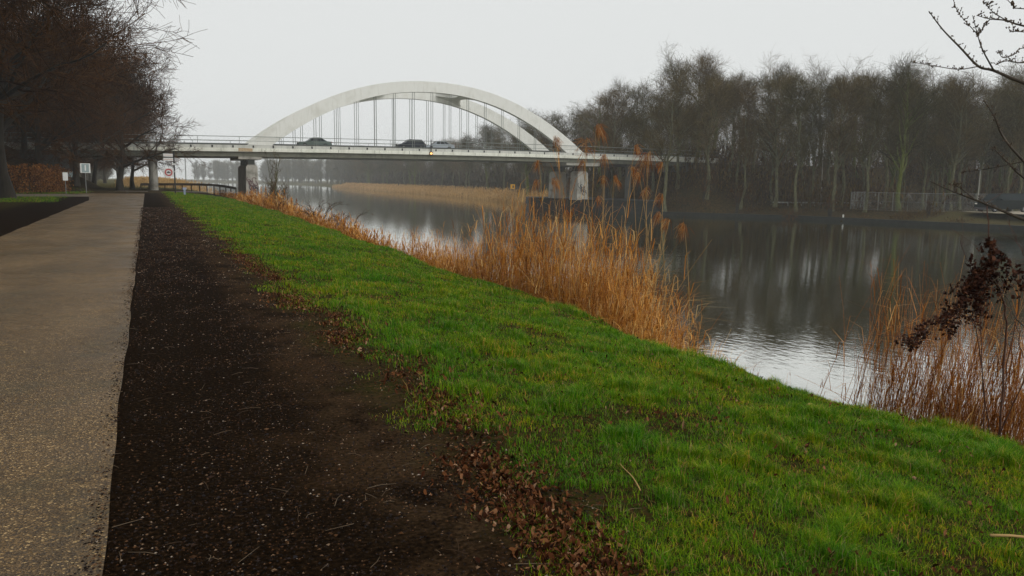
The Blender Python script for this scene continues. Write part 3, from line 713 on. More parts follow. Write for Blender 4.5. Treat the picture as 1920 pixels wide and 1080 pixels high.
V = np.stack([np.stack([x+s_*(T4[i, 0]*ca*st_-T4[i, 1]*sa), y+s_*(T4[i, 0]*sa+T4[i, 1]*ca), height(x, y)+np.where(x < 0, .0125, -.001)+s_*T4[i, 2]], 1) for i in range(4)], 1).reshape(-1, 3)
i = (np.arange(n_)*4)[:, None]
me = mesh_np('gravel', V, None, np.vstack([i+np.array([a]) for a in ((0, 1, 3), (1, 2, 3), (2, 0, 3))]), [m_chip])
tag(link('gravel', me), 'dark gravel and bark chips on the soil verge', 'gravel', kind='stuff')

# ------------------------------------------------------------------ reeds
m_reed = mat_island('dry reed', [(0, (.14, .045, .006)), (.3, (.38, .135, .018)), (.6, (.60, .25, .04)), (.85, (.75, .40, .10)), (1, (.85, .62, .28))], .6, .2)
m_reedr = mat_island('red brown dry reed', [(0, (.10, .028, .004)), (.4, (.30, .095, .014)), (.75, (.52, .20, .04)), (1, (.7, .42, .16))], .6, .2)
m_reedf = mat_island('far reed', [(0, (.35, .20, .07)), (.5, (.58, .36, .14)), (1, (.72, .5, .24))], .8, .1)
def reedbed(name, x, y, hgt, rad, mat, label, r, leaf=3, droop=.25, lodged=.25, lw=.012, K=6, wind=(.12, -.05), kink=.16):
    n_ = len(x); z = height(x, y)-.03; z = np.maximum(z, -.1)
    az = r.uniform(0, 6.283, n_); ln = np.abs(r.normal(size=n_))*droop
    lod = r.random(n_) < lodged; ln = np.where(lod, r.uniform(.6, 1.6, n_), ln); hgt = np.where(lod, hgt*r.uniform(.35, .8, n_), hgt)
    t_ = np.linspace(0, 1, K)[None, :, None]
    D_ = np.stack([np.cos(az)*ln+wind[0], np.sin(az)*ln+wind[1], np.ones(n_)], 1); D_ /= np.linalg.norm(D_, axis=1, keepdims=True)
    P_ = np.stack([x, y, z], 1)[:, None]+D_[:, None]*hgt[:, None, None]*t_
    bend = r.normal(size=(n_, 2))*.10*hgt[:, None]
    P_[:, :, :2] += bend[:, None]*t_**2; P_[:, :, 2] -= (np.abs(ln)*.25*hgt)[:, None]*(t_[..., 0]**2)
    kn = np.where(r.random(n_) < kink)[0]; ki = r.integers(1, K-1, len(kn)); az2 = r.uniform(0, 6.283, len(kn)); tl = r.uniform(-.9, .5, len(kn)); dn_ = np.stack([np.cos(az2), np.sin(az2), tl], 1)
    dn_ /= np.linalg.norm(dn_, axis=1, keepdims=True); piv = P_[kn, ki]
    for k_ in range(1, K):
        mk = k_ > ki; P_[kn[mk], k_] = piv[mk]+dn_[mk]*(hgt[kn[mk]]*(k_-ki[mk])/(K-1)*.9)[:, None]
    R_ = rad[:, None]*np.linspace(1, .4, K)[None]
    mb = MB(); mb.tubes(P_, R_, 3)
    for q in range(leaf):
        f = r.uniform(.15, .95, n_); i_ = np.minimum((f*(K-1)).astype(int), K-2); ff_ = (f*(K-1)-i_)[:, None]; ar = np.arange(n_)
        B = P_[ar, i_]*(1-ff_)+P_[ar, i_+1]*ff_
        Lh = hgt*r.uniform(.12, .28, n_)
        V, Q, T = blades(n_, B, Lh, np.full(n_, lw)*r.uniform(.6, 1.3, n_)*(rad/.004)**.5, r.uniform(0, 6.283, n_), r.uniform(.2, .9, n_), r.uniform(.1, 1.6, n_), r)
        mb.add(V, Q, T)
    o = mb.build(name, mat); tag(o, label, 'reeds', kind='stuff'); return o
r = np.random.default_rng(55)
def strip(n, y0, y1, lo, hi, pw=1.0):
    y = y0+(y1-y0)*r.random(n)**pw; x = near_edge(y)+r.uniform(lo, hi, n); return x, y
x, y = strip(2400, 4.3, 7.2, .45, 2.3); k = r.random(len(x)) < np.clip((y*0+1)-.97*ss(y, 6.0, 6.8), .03, 1); x, y = x[k], y[k]
reedbed('reed_clump', x, y, r.uniform(.9, 2.3, len(x)), r.uniform(.0022, .0042, len(x)), m_reedr, 'dense red brown reeds at the right edge of the grass', r, 3, .10, .12, .009)
x, y = strip(420, 7.2, 9.8, .75, 1.9)
reedbed('reed_stubble', x, y, r.uniform(.15, .75, len(x)), r.uniform(.002, .004, len(x)), m_reedr, 'sparse broken reed stubble at the water edge before the red brown clump', r, 2, .5, .4, .009)
x, y = strip(4300, 10.2, 20, .2, 2.5); hh = np.interp(y, [10.2, 11, 12, 13.5, 16, 20], [.6, 1.1, 1.8, 2.3, 2.4, 1.5])*(.45+.85*r.random(len(x))**1.3)*np.where(r.random(len(x)) < .06, 1.3, 1); k = r.random(len(x)) < np.interp(y, [10.2, 11.5, 13], [.3, .7, 1]); x, y, hh = x[k], y[k], hh[k]
reedbed('reed_bed', x, y, hh, r.uniform(.003, .0068, len(x)), m_reed, 'tall tangled orange reed bed in the middle of the bank', r, 4, .32, .3, .013, kink=.4)
x, y = strip(2200, 9.4, 16, .1, 1.5); 
reedbed('fallen_reeds', x, y, r.uniform(.25, .6, len(x)), r.uniform(.003, .005, len(x)), m_reed, 'flattened straw and fallen reeds along the grass edge', r, 2, 1.2, .9, .012)
x, y = strip(3300, 18.5, 30, .2, 2.8); hh = np.interp(y, [18.5, 22, 26, 30], [1.35, 1.35, 1.15, .85])*r.uniform(.5, 1.2, len(x))
reedbed('reed_bed', x, y, hh, r.uniform(.003, .0055, len(x)), m_reed, 'shaggy waist high reeds between the tall bed and the brambles', r, 4, .34, .3, .014, kink=.35)
x, y = strip(5200, 29, 60, .1, 3.0, 1.1); hh = np.interp(y, [29, 34, 38, 46, 60], [.8, .7, 1.15, 1.0, 1.2])*r.uniform(.5, 1.2, len(x))
reedbed('reed_bed', x, y, hh, r.uniform(.005, .009, len(x)), m_reed, 'russet reeds around the brambles further along the bank', r, 4, .3, .25, .028)
x, y = strip(6000, 60, 125, -.1, 3.0); hh = np.interp(y, [60, 75, 95, 125], [1.6, 1.7, .9, .9])*r.uniform(.5, 1.2, len(x))
reedbed('reed_bed', x, y, hh, r.uniform(.008, .014, len(x)), m_reed, 'orange reeds below the near bridge pier', r, 3, .25, .2, .04)
n_ = 15000; y = r.uniform(124, 470, n_); x = np.interp(y, FAR[9:14, 1], FAR[9:14, 0])+r.uniform(-1.2, 6.5, n_)
hh = r.uniform(1.0, 2.1, n_)
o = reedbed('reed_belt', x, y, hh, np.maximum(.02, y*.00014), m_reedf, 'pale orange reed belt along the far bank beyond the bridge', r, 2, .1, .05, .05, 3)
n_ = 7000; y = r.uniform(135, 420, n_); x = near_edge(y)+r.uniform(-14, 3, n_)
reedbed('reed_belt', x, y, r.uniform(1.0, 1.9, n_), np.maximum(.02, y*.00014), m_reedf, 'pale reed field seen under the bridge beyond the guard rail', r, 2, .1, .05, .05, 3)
n_ = 16000; y = r.uniform(124, 520, n_); x = np.interp(y, FAR[9:14, 1], FAR[9:14, 0])+r.uniform(16, 60, n_)
m_scrub = mat_island('grey brown scrub', [(0, (.03, .024, .014)), (.6, (.08, .06, .035)), (1, (.13, .1, .06))], .9)
reedbed('undergrowth', x, y, r.uniform(2, 10, n_), np.full(n_, .05), m_scrub, 'dim scrub between the misty trunks beyond the bridge', r, 4, .3, .1, .12, 4)
# brushwood on the far quay
n_ = 5200; y = r.uniform(60, 100, n_); x = np.interp(y, FAR[3:7, 1], FAR[3:7, 0])+r.uniform(.6, 7, n_)**1.0
k = vnoise(x, y, 4, 21) > .42; x, y = x[k], y[k]
m_brush = mat_island('brown undergrowth', [(0, (.03, .018, .009)), (.5, (.085, .045, .018)), (.8, (.12, .085, .02)), (1, (.2, .12, .05))], .8)
reedbed('undergrowth', x, y, r.uniform(.3, 1.0, len(x)), np.full(len(x), .012), m_brush, 'brown brambles and dry weeds under the far bank trees', r, 4, .6, .2, .03, 4)
n_ = 24000; x = r.uniform(74, 190, n_); y = r.uniform(66, 135, n_); k = (far_d(x, y) > 6) & ~((y < 76) & (x > 92)) & (vnoise(x, y, 7, 22) > .4); x, y = x[k], y[k]
reedbed('undergrowth', x, y, r.uniform(.6, 4.5, len(x)), np.full(len(x), .018), m_brush, 'tall brown scrub filling the wood behind the quay', r, 5, .3, .1, .06, 4)

# ------------------------------------------------------------------ tall reeds with plumes (one thing each)
RP = [(7.97, 13.38, 8.12, 13.31, 5.44), (9.1, 14.51, 9.08, 14.52, 5.83), (8.68, 13.6, 8.74, 13.57, 5.17), (8.98, 13.46, 9.28, 13.32, 5.37), (8.79, 11.56, 8.49, 11.7, 5.14), (9.06, 12.32, 9.21, 12.24, 5.0), (9.68, 13.68, 9.53, 13.75, 4.95), (8.12, 14.97, 7.97, 15.04, 5.05), (8.39, 14.84, 8.23, 14.92, 4.68), (8.24, 16.01, 8.41, 15.94, 4.64), (7.98, 13.01, 8.18, 12.73, 4.73), (9.21, 12.8, 9.09, 12.85, 4.8), (8.35, 12.1, 8.65, 11.95, 4.52), (8.32, 13.77, 8.62, 13.63, 4.33), (8.75, 12.24, 9.11, 12.07, 4.4), (8.44, 11.28, 8.64, 11.19, 3.97), (8.34, 14.31, 8.02, 14.46, 5.55), (8.48, 10.93, 8.3, 11.01, 4.11), (8.51, 10.36, 8.38, 10.43, 3.94), (8.0, 12.85, 7.84, 12.89, 5.03), (8.84, 12.64, 8.47, 12.81, 4.74), (7.97, 13.98, 8.03, 13.91, 4.03)]
RL = {0: 'tall reed whose dense upright red brown plume stands against the foot of the arch', 1: 'tallest reed, its loose reddish plume against the grey trees right of the arch',
      4: 'tall reed with big drooping pale plume on a long curved stalk', 16: 'thin tall reed with a small hooked plume against the white arch',
      2: 'tall reed whose rusty plume overlaps the deck edge just right of the arch foot', 3: 'tall reed with a reddish plume just above the right end of the bridge deck', 5: 'tall reed whose plume crosses the pale deck edge near its right end',
      6: 'tall reed with a small plume just below the deck, left of the big drooping one', 7: 'tall reed with the leftmost high plume, against the deck left of the pier cap', 8: 'tall reed whose plume hangs before the shaded back column of the far pier',
      9: 'tall reed whose plume hangs left of the far pier, above the platform corner', 10: 'tall reed with a plume just right of the pale pier with black graffiti', 11: 'tall reed with a plume in the dark gap, directly under the big drooping one',
      12: 'tall reed with a ragged plume low in the gap, second under the big one', 13: 'tall reed whose plume is level with the foot of the pale graffiti pier', 14: 'tall reed with a plume before the brown bank right of the dark gap',
      15: 'shorter plumed reed, its small head against the water just below the far quay', 17: 'plumed reed with its head just over the far waterline, left of the lowest ones', 18: 'rightmost plumed reed, its low head over open water',
      19: 'tall reed with a slim plume at the arch foot, below the dense upright one', 20: 'tall reed with a plume midway between the graffiti pier and the dark gap', 21: 'low plumed reed in front of the dark concrete platform'}
m_plume = mat_island('reed plume', [(0, (.2, .06, .015)), (.4, (.42, .15, .04)), (.75, (.6, .3, .1)), (1, (.7, .5, .27))], .8, .35)
m_stalk = mat_island('reed stalk', [(0, (.3, .17, .06)), (1, (.5, .34, .15))], .6)
for i, (bx, by, tx, ty, tz) in enumerate(RP):
    r = np.random.default_rng(900+i)
    bz = max(gz(bx, by), .0); e = empty('tall_reed', (bx, by, bz))
    T_ = np.array([tx-bx, ty-by, tz-bz]); K = 10; t_ = np.linspace(0, 1, K)[:, None]
    bow = np.array([r.normal()*.14, r.normal()*.14, 0]); P_ = T_*t_+bow*np.sin(np.pi*t_)
    MB().tube(P_, np.linspace(.0075, .0038, K), 5).build('stalk', m_stalk, e, True)
    # plume: hanging sprays
    big = {0: 1.35, 1: 1.4, 4: 1.4}.get(i, r.uniform(.7, 1.05)); nb = int(46*big)
    ld = r.uniform(0, 6.28); L0 = P_[-1]-P_[-2]; L0 /= np.linalg.norm(L0); f = r.uniform(0, 1, nb)
    st0 = P_[-1]-L0*(.26 if i == 0 else .15)*big*f[:, None]
    azp = r.normal(ld, .75 if i != 0 else 3, nb); oo = np.stack([np.cos(azp), np.sin(azp), np.zeros(nb)], 1)
    a_, d_ = r.uniform(.02, .17, nb)*big, (r.uniform(.03, .27, nb) if i != 0 else r.uniform(-.05, .12, nb))*big
    upz = np.array([0, 0, 1.])
    Pp = np.stack([st0, st0+oo*(a_*.6)[:, None]+upz*(.035*big), st0+oo*(a_*1.1)[:, None]-upz*(d_*.4)[:, None], st0+oo*(a_*1.35+.01)[:, None]-upz*d_[:, None]], 1)
    mb = MB(); mb.tubes(Pp, np.tile(np.array([[.0012, .0024, .0032, .0006]]), (nb, 1)), 3)
    mb.build('plume', m_plume, e)
    nl_ = 4; ii = r.integers(2, 8, nl_); V, Q, T = blades(nl_, P_[ii], r.uniform(.2, .4, nl_), np.full(nl_, .012), r.uniform(0, 6.28, nl_), r.uniform(.4, 1, nl_), r.uniform(.6, 1.4, nl_), r)
    MB().add(V, Q, T).build('leaves', m_stalk, e)
    tag(e, RL.get(i, 'tall reed with a rusty drooping plume rising out of the middle reed bed'), 'reed', 'tall plumed reeds in the middle of the bank')

# ------------------------------------------------------------------ beech hedge, shrubs, brambles
m_hedge = mat_island('beech hedge leaves', [(0, (.07, .025, .008)), (.4, (.20, .075, .02)), (.8, (.36, .15, .04)), (1, (.5, .26, .09))], .75, .25)
def hedge(p0, p1, hgt, thick, n_, seed, label):
    r = np.random.default_rng(seed); p0 = np.array(p0, float); p1 = np.array(p1, float); d = p1-p0; L_ = np.linalg.norm(d); u_ = d/L_; v_ = np.array([-u_[1], u_[0]])
    t_ = r.uniform(0, L_, n_); s_ = r.normal(size=n_)*thick*.4; z_ = hgt*r.random(n_)*(1+.12*np.sin(t_*1.3)+.1*np.sin(t_*3.1+2))
    xy = p0+u_*t_[:, None]+v_*s_[:, None]; e = empty('beech_hedge', (float(p0[0]), float(p0[1]), 3.0))
    V, Q, T = blades(n_, np.stack([xy[:, 0]-p0[0], xy[:, 1]-p0[1], z_], 1), r.uniform(.08, .18, n_), r.uniform(.06, .13, n_), r.uniform(0, 6.28, n_), r.uniform(.2, 1.2, n_), r.uniform(0, .8, n_), r)
    MB().add(V, Q, T).build('foliage', m_hedge, e)
    ns = int(L_*9); t_ = r.uniform(0, L_, ns); b_ = u_*t_[:, None]+v_*(r.normal(size=ns)*thick*.2)[:, None]
    P_ = np.stack([np.c_[b_, np.zeros(ns)], np.c_[b_+r.normal(size=(ns, 2))*.15, np.full(ns, hgt*.5)], np.c_[b_+r.normal(size=(ns, 2))*.3, hgt*r.uniform(.8, 1.1, ns)]], 1)
    MB().tubes(P_, np.tile([[.025, .018, .008]], (ns, 1)), 3).build('stems', m_barkd, e)
    tag(e, label, 'hedge', 'beech hedges beyond the side road')
hedge((-46, 83.5), (-9.6, 83.5), 2.4, 1.0, 26000, 1, 'long orange brown beech hedge behind the side road, at the left edge')
hedge((-9.3, 84.5), (-7.4, 92.5), 2.3, .9, 7000, 2, 'short orange brown stretch of beech hedge between the dark trunks')
def multi_stem(name, x, y, n_, hgt, spread, seed, mat, tw, label, cat, arch=0.0, group=None, n2=9, n3=5):
    r = np.random.default_rng(seed); z0 = gz(x, y); e = empty(name, (x, y, z0)); K = 8
    az = r.uniform(0, 6.28, n_); sp = spread*r.uniform(.2, 1, n_); h = hgt*r.uniform(.6, 1.05, n_); t_ = np.linspace(0, 1, K)[None, :]
    hz = h[:, None]*(t_ if arch == 0 else np.sin(np.pi*.62*t_)*1.05)
    P_ = np.stack([(r.normal(size=(n_, 1))*.15+np.cos(az)[:, None]*sp[:, None]*t_**1.3), (r.normal(size=(n_, 1))*.15+np.sin(az)[:, None]*sp[:, None]*t_**1.3), hz-.05], 2)
    P_[:, 1:, :2] += np.cumsum(r.normal(size=(n_, K-1, 2))*.02*hgt, axis=1)*.5
    R_ = np.tile(np.linspace(tw*2.2, tw*.8, K)[None], (n_, 1))
    MB().tubes(P_, R_, 5).build('stems', mat[0], e, True)
    P2, R2 = grow(P_, R_, n2, r, .2, 1, 18, 50, hgt*.12, hgt*.32, .12, 4, .7, .4, .12, rel=.4); P3, R3 = grow(P2, np.maximum(R2, tw*.5), n3, r, .2, 1, 20, 55, hgt*.04, hgt*.12, .08, 3, .7, .5, .15)
    MB().tubes(P2, np.maximum(R2, tw*.4), 3).tubes(P3, np.maximum(R3, tw*.35), 3).build('crown', mat[1], e)
    tag(e, label, cat, group); return e
multi_stem('bare_shrub', 10.0, 68, 8, 5.0, 1.1, 61, (m_bark, m_twig), .02, 'bare upright shrub with many thin stems standing in reeds before the near pier', 'shrub')
multi_stem('bare_shrub', 9.6, 62, 6, 3.0, 1.6, 62, (m_bark, m_twigb), .014, 'lower reddish bare shrub leaning over the water beside the tall one', 'shrub')
multi_stem('bramble', 9.6, 40.5, 14, 1.7, 2.2, 63, (m_barkd, m_twigb), .008, 'arching dark bramble hanging over the reeds at the water edge', 'bramble', 1)
multi_stem('bramble', 9.3, 47, 14, 1.5, 1.8, 64, (m_barkd, m_twigb), .009, 'dark bramble tangle a little beyond the arching one', 'bramble', 1)
for i, (x, y, h) in enumerate([(80.5, 80.5, 3.0), (83.5, 76.5, 2.6), (77, 87.5, 3.6), (89.5, 66.3, 1.6), (98, 70, 2.4), (74.2, 91.5, 4.0)]):
    multi_stem('bare_shrub', x, y, 9, h, h*.45, 70+i, (m_barkd, m_twigb), .022, ['low brown shrub on the quay in front of the white rail', 'brown shrub beside the white bollard', 'brown shrub at the water edge left of the white rail', 'small shrub in front of the chain link fence', 'shrub growing behind the chain link fence', 'tall brown shrub at the foot of the dark gap beside the platform'][i], 'shrub', 'shrubs on the far quay')

# ------------------------------------------------------------------ signs, posts, rails
m_white = plain('white paint', (.75, .75, .72), .5); m_red = plain('red paint', (.5, .03, .03), .5); m_galv = plain('galvanised steel', (.3, .31, .3), .45, .4)
m_dgrey = plain('dark symbol', (.05, .05, .06), .6); m_blueg = plain('faded blue grey sign face', (.28, .36, .36), .5); m_yel = plain('yellow sign face', (.8, .42, .02), .5)
m_wood = mat_noise('weathered wood', [(.3, (.05, .03, .018)), (.7, (.12, .08, .045))], 6, 4)
def sign_root(name, x, y, z, rz, label, cat='sign', group=None):
    e = empty(name, (x, y, z), rz); tag(e, label, cat, group); return e
rz = math.radians(25)   # signs face back down the path
gzz = gz(2.9, 88.4)
e = sign_root('traffic_sign', 2.91, 88.4, gzz, math.radians(2), 'tall black post with round red ringed sign and two small white boards')
MB().tube([(0, 0, -.1), (0, 0, 4.35)], .07, 8).build('post', m_black, e)
bd = MB().box(-1.04, -.1, -.10, -.07, 1.72, 2.62).build('sign_board', m_white, e)
MB().disc_y(-.57, -.118, 2.17, .37, .02, 24, .26).build('red_ring', m_red, bd)
MB().box(-.75, -.39, -.135, -.105, 2.1, 2.19).box(-.67, -.5, -.136, -.106, 2.19, 2.27).build('symbol', m_dgrey, bd)
for z0 in (3.35, 3.78): 
    q = MB().box(-1.0, -.1, -.10, -.07, z0, z0+.3).build('small_board', m_white, e); MB().box(-.97, -.13, -.103, -.1001, z0+.13, z0+.17).build('stripe', plain('pale red stripe', (.6, .3, .25)), q)
MB().box(-.2, .12, -.07, -.02, 2.95, 3.1).box(-.02, .2, -.07, -.02, 2.2, 2.32).build('bracket', m_white, e)
e = sign_root('road_sign', -5.1, 86.0, 3.0, math.radians(25), 'small square pale sign on a thin grey post beside the hedge')
MB().tube([(0, 0, 0), (0, 0, 2.75)], .035, 6).build('post', m_galv, e)
bd = MB().box(-.46, .46, -.06, -.04, 1.95, 2.85).build('sign_panel', m_white, e); MB().box(-.34, .34, -.064, -.0602, 2.0, 2.8).build('sign_face', m_blueg, bd); MB().box(-.06, .06, -.067, -.0642, 2.15, 2.7).build('symbol', m_white, bd)
e = sign_root('notice_board', -7.3, 97.0, gz(-7.3, 97), math.radians(25), 'pale rectangular board on the embankment behind the small square sign')
MB().tube([(0, 0, -.2), (0, 0, .9)], .04, 6).build('post', m_galv, e); MB().box(-.6, .6, -.07, -.03, .45, 1.1).build('board', m_blueg, e)
e = sign_root('notice_board', -6.6, 83.2, 3.0, math.radians(25), 'small white notice in front of the orange hedge between two trunks')
MB().tube([(0, 0, 0), (0, 0, 1.9)], .035, 6).build('post', m_galv, e); MB().box(-.22, .22, -.06, -.03, 1.2, 1.95).build('board', m_white, e)
e = sign_root('marker_post', 3.6, 83.5, gz(3.6, 83.5), 0, 'short blue grey marker post at the far end of the grass'); MB().box(-.09, .09, -.09, .09, 0, .5).build('post', plain('blue grey plastic', (.3, .36, .48)), e); MB().box(-.16, .16, -.12, .12, .5, .72).build('cap', plain('blue grey plastic cap', (.38, .44, .58)), e)
e = sign_root('lamp_column', 11.2, 150, gz(5, 150), 0, 'thin grey pole standing beyond the bridge under the deck', 'pole'); MB().tube([(0, 0, -1), (0, 0, 9)], .09, 6).build('pole', m_galv, e); MB().tube([(0, 0, -1), (0, 0, 1.2)], .13, 6).build('foot', m_galv, e)
e.location.x = 7.0; e.location.y = 160; e.location.z = gz(7, 160)
e = sign_root('canal_sign', 85.2, 181.0, gz(85.2, 181.0), math.radians(-10), 'small yellow sign with a dark mark standing on the far bank beyond the bridge')
MB().tube([(0, 0, 0), (0, 0, 2.5)], .08, 6).build('post', m_dgrey, e); bd = MB().box(-.6, .6, -.14, -.09, 1.5, 2.7).build('sign_board', m_yel, e); MB().box(-.1, .3, -.147, -.1405, 1.8, 2.4).build('symbol', m_dgrey, bd)
# guard rail curving beside the track beyond the near pier
gp = np.array([(-.5, 116, 2.85), (1.59, 118.6, 2.85), (4.0, 120.4, 2.88), (6.6, 120.4, 2.88), (8.6, 118.2, 2.85), (10.0, 114.2, 2.7), (10.9, 108.8, 2.5)])
tt = np.linspace(0, 6, 40); gp2 = np.stack([np.interp(tt, np.arange(7), gp[:, k]) for k in range(3)], 1)
e = empty('guard_rail', (gp[3][0], gp[3][1], 2.85)); q = gp2-np.array([gp[3][0], gp[3][1], 2.85])
rb = MB(); V = []
for p in q: V += [(p[0], p[1]-.03, p[2]+.62), (p[0], p[1]+.03, p[2]+.62), (p[0], p[1]+.03, p[2]+.95), (p[0], p[1]-.03, p[2]+.95)]
rb.add(V, [(4*i+j, 4*i+(j+1) % 4, 4*i+4+(j+1) % 4, 4*i+4+j) for i in range(len(q)-1) for j in range(4)]); rb.build('rail', m_wood, e)
for i in range(0, 40, 3): p = q[i]; MB().box(p[0]-.08, p[0]+.08, p[1]+.035, p[1]+.16, p[2]-1.2, p[2]+.85).build('post', m_wood, e)
tag(e, 'low dark curved guard rail on posts under the bridge beside the near pier', 'guard rail')
# chain link fence on the quay
f0, f1 = np.array([84.6, 76.8]), np.array([97.5, 64.0]); fz = 1.5
FP = [np.array([85.0, 78.6]), np.array([87.3, 70.2]), np.array([90.5, 66.8]), np.array([99.5, 65.6]), np.array([118, 64.2])]
FP = [np.array([104, 86.5]), np.array([88.0, 77.2]), np.array([88.9, 69.0]), np.array([95.9, 66.4]), np.array([118, 65.6])]
e = empty('chain_link_fence', (88.9, 69.0, 1.45)); wire = MB(); post = []
for a, b in zip(FP[:-1], FP[1:]):
    L_ = np.linalg.norm(b-a); n_ = int(L_/2.6)+1
    for k in range(n_+1):
        p = a+(b-a)*k/n_-np.array([88.9, 69.0]); post.append(p)
    pa, pb = a-np.array([88.9, 69.0]), b-np.array([88.9, 69.0])
    for z_ in (.05, 1.2, 2.35): wire.tube([(*pa, z_), (*pb, z_)], .02 if z_ > 2 else .008, 3)
    nw = int(L_/.13); t_ = np.linspace(0, 1, nw)
    for sg in (1, -1):
        o_ = 2.3/L_; P_ = np.stack([np.c_[pa+(pb-pa)*t_[:, None], np.full(nw, .05)], np.c_[pa+(pb-pa)*np.clip(t_+sg*o_, 0, 1)[:, None], np.full(nw, 2.35)]], 1)
        wire.tubes(P_, np.full((nw, 2), .0032), 3)
wire.build('wire_mesh', m_galv, e)
for p in post: MB().tube([(*p, 0), (*p, 2.42)], .045, 6).build('post', plain('fence post', (.2, .2, .17)) if 'fence post' not in bpy.data.materials else bpy.data.materials['fence post'], e)
tag(e, 'tall grey chain link fence along the far quay', 'fence')
e = empty('white_rail', (95, 87.5, gz(95, 87.5))); zb = 0
MB().box(-9.5, 9.5, -.04, .04, .42, .60).build('rail', m_white, e)
for k in range(9): MB().box(-9.3+k*2.3, -9.18+k*2.3, .045, .13, -.2, .58).build('post', m_white, e)
e.rotation_euler.z = math.radians(-12); tag(e, 'low white rail glimpsed between the trunks on the far quay', 'rail')
e = empty('bollard', (80.9, 72.5+3.2, gz(80.9, 75.7)-.02)); e.location = (83.2, 74.0, gz(83.2, 74.0)); MB().tube([(0, 0, 0), (0, 0, .36)], .09, 10).build('post', m_white, e); MB().tube([(0, 0, .36), (0, 0, .45)], [.12, .08], 10).build('cap', m_white, e); tag(e, 'short white bollard on the brown bank edge below the wood', 'bollard')
e = empty('slim_birch', (91.6, 85.9, gz(91.6, 85.9)))
m_birch = mat_noise('birch bark', [(.3, (.12, .1, .08)), (.5, (.45, .42, .38)), (.7, (.6, .57, .5))], 8, 3)
MB().tube([(0, 0, -.1), (.05, 0, 3), (-.05, .05, 7), (.1, 0, 11)], [.09, .08, .05, .02], 7).build('trunk', m_birch, e, True)
P_ = np.array([[(0, 0, 3), (-.05, .05, 7), (.1, 0, 11)]], float); P2, R2 = grow(P_, np.array([[.05, .04, .02]]), 26, np.random.default_rng(3), 0, 1, 30, 55, .8, 2.2, .1, 5, .4, .4, .1); P3, R3 = grow(P2, R2, 14, np.random.default_rng(4), .1, 1, 20, 60, .3, .8, 0, 3)
MB().tubes(P2, np.maximum(R2, .01), 3).tubes(P3, np.maximum(R3, .008), 3).build('crown', m_twig, e); tag(e, 'slim birch with pale trunk rising from the white rail', 'tree')
e = empty('lamp_column', (100.6, 67.6, gz(100.6, 67.6))); MB().tube([(0, 0, 0), (0, 0, 5.2)], [.075, .05], 8).build('pole', plain('pale lamp column', (.4, .38, .33)), e); MB().tube([(0, 0, 5.2), (-.3, -.2, 5.35), (-.7, -.45, 5.35)], .035, 6).build('arm', m_galv, e); MB().box(-1.05, -.6, -.55, -.35, 5.28, 5.42).build('lamp_head', m_galv, e)
tag(e, 'pale lamp column behind the fence above the bonnet of the van', 'street lamp')

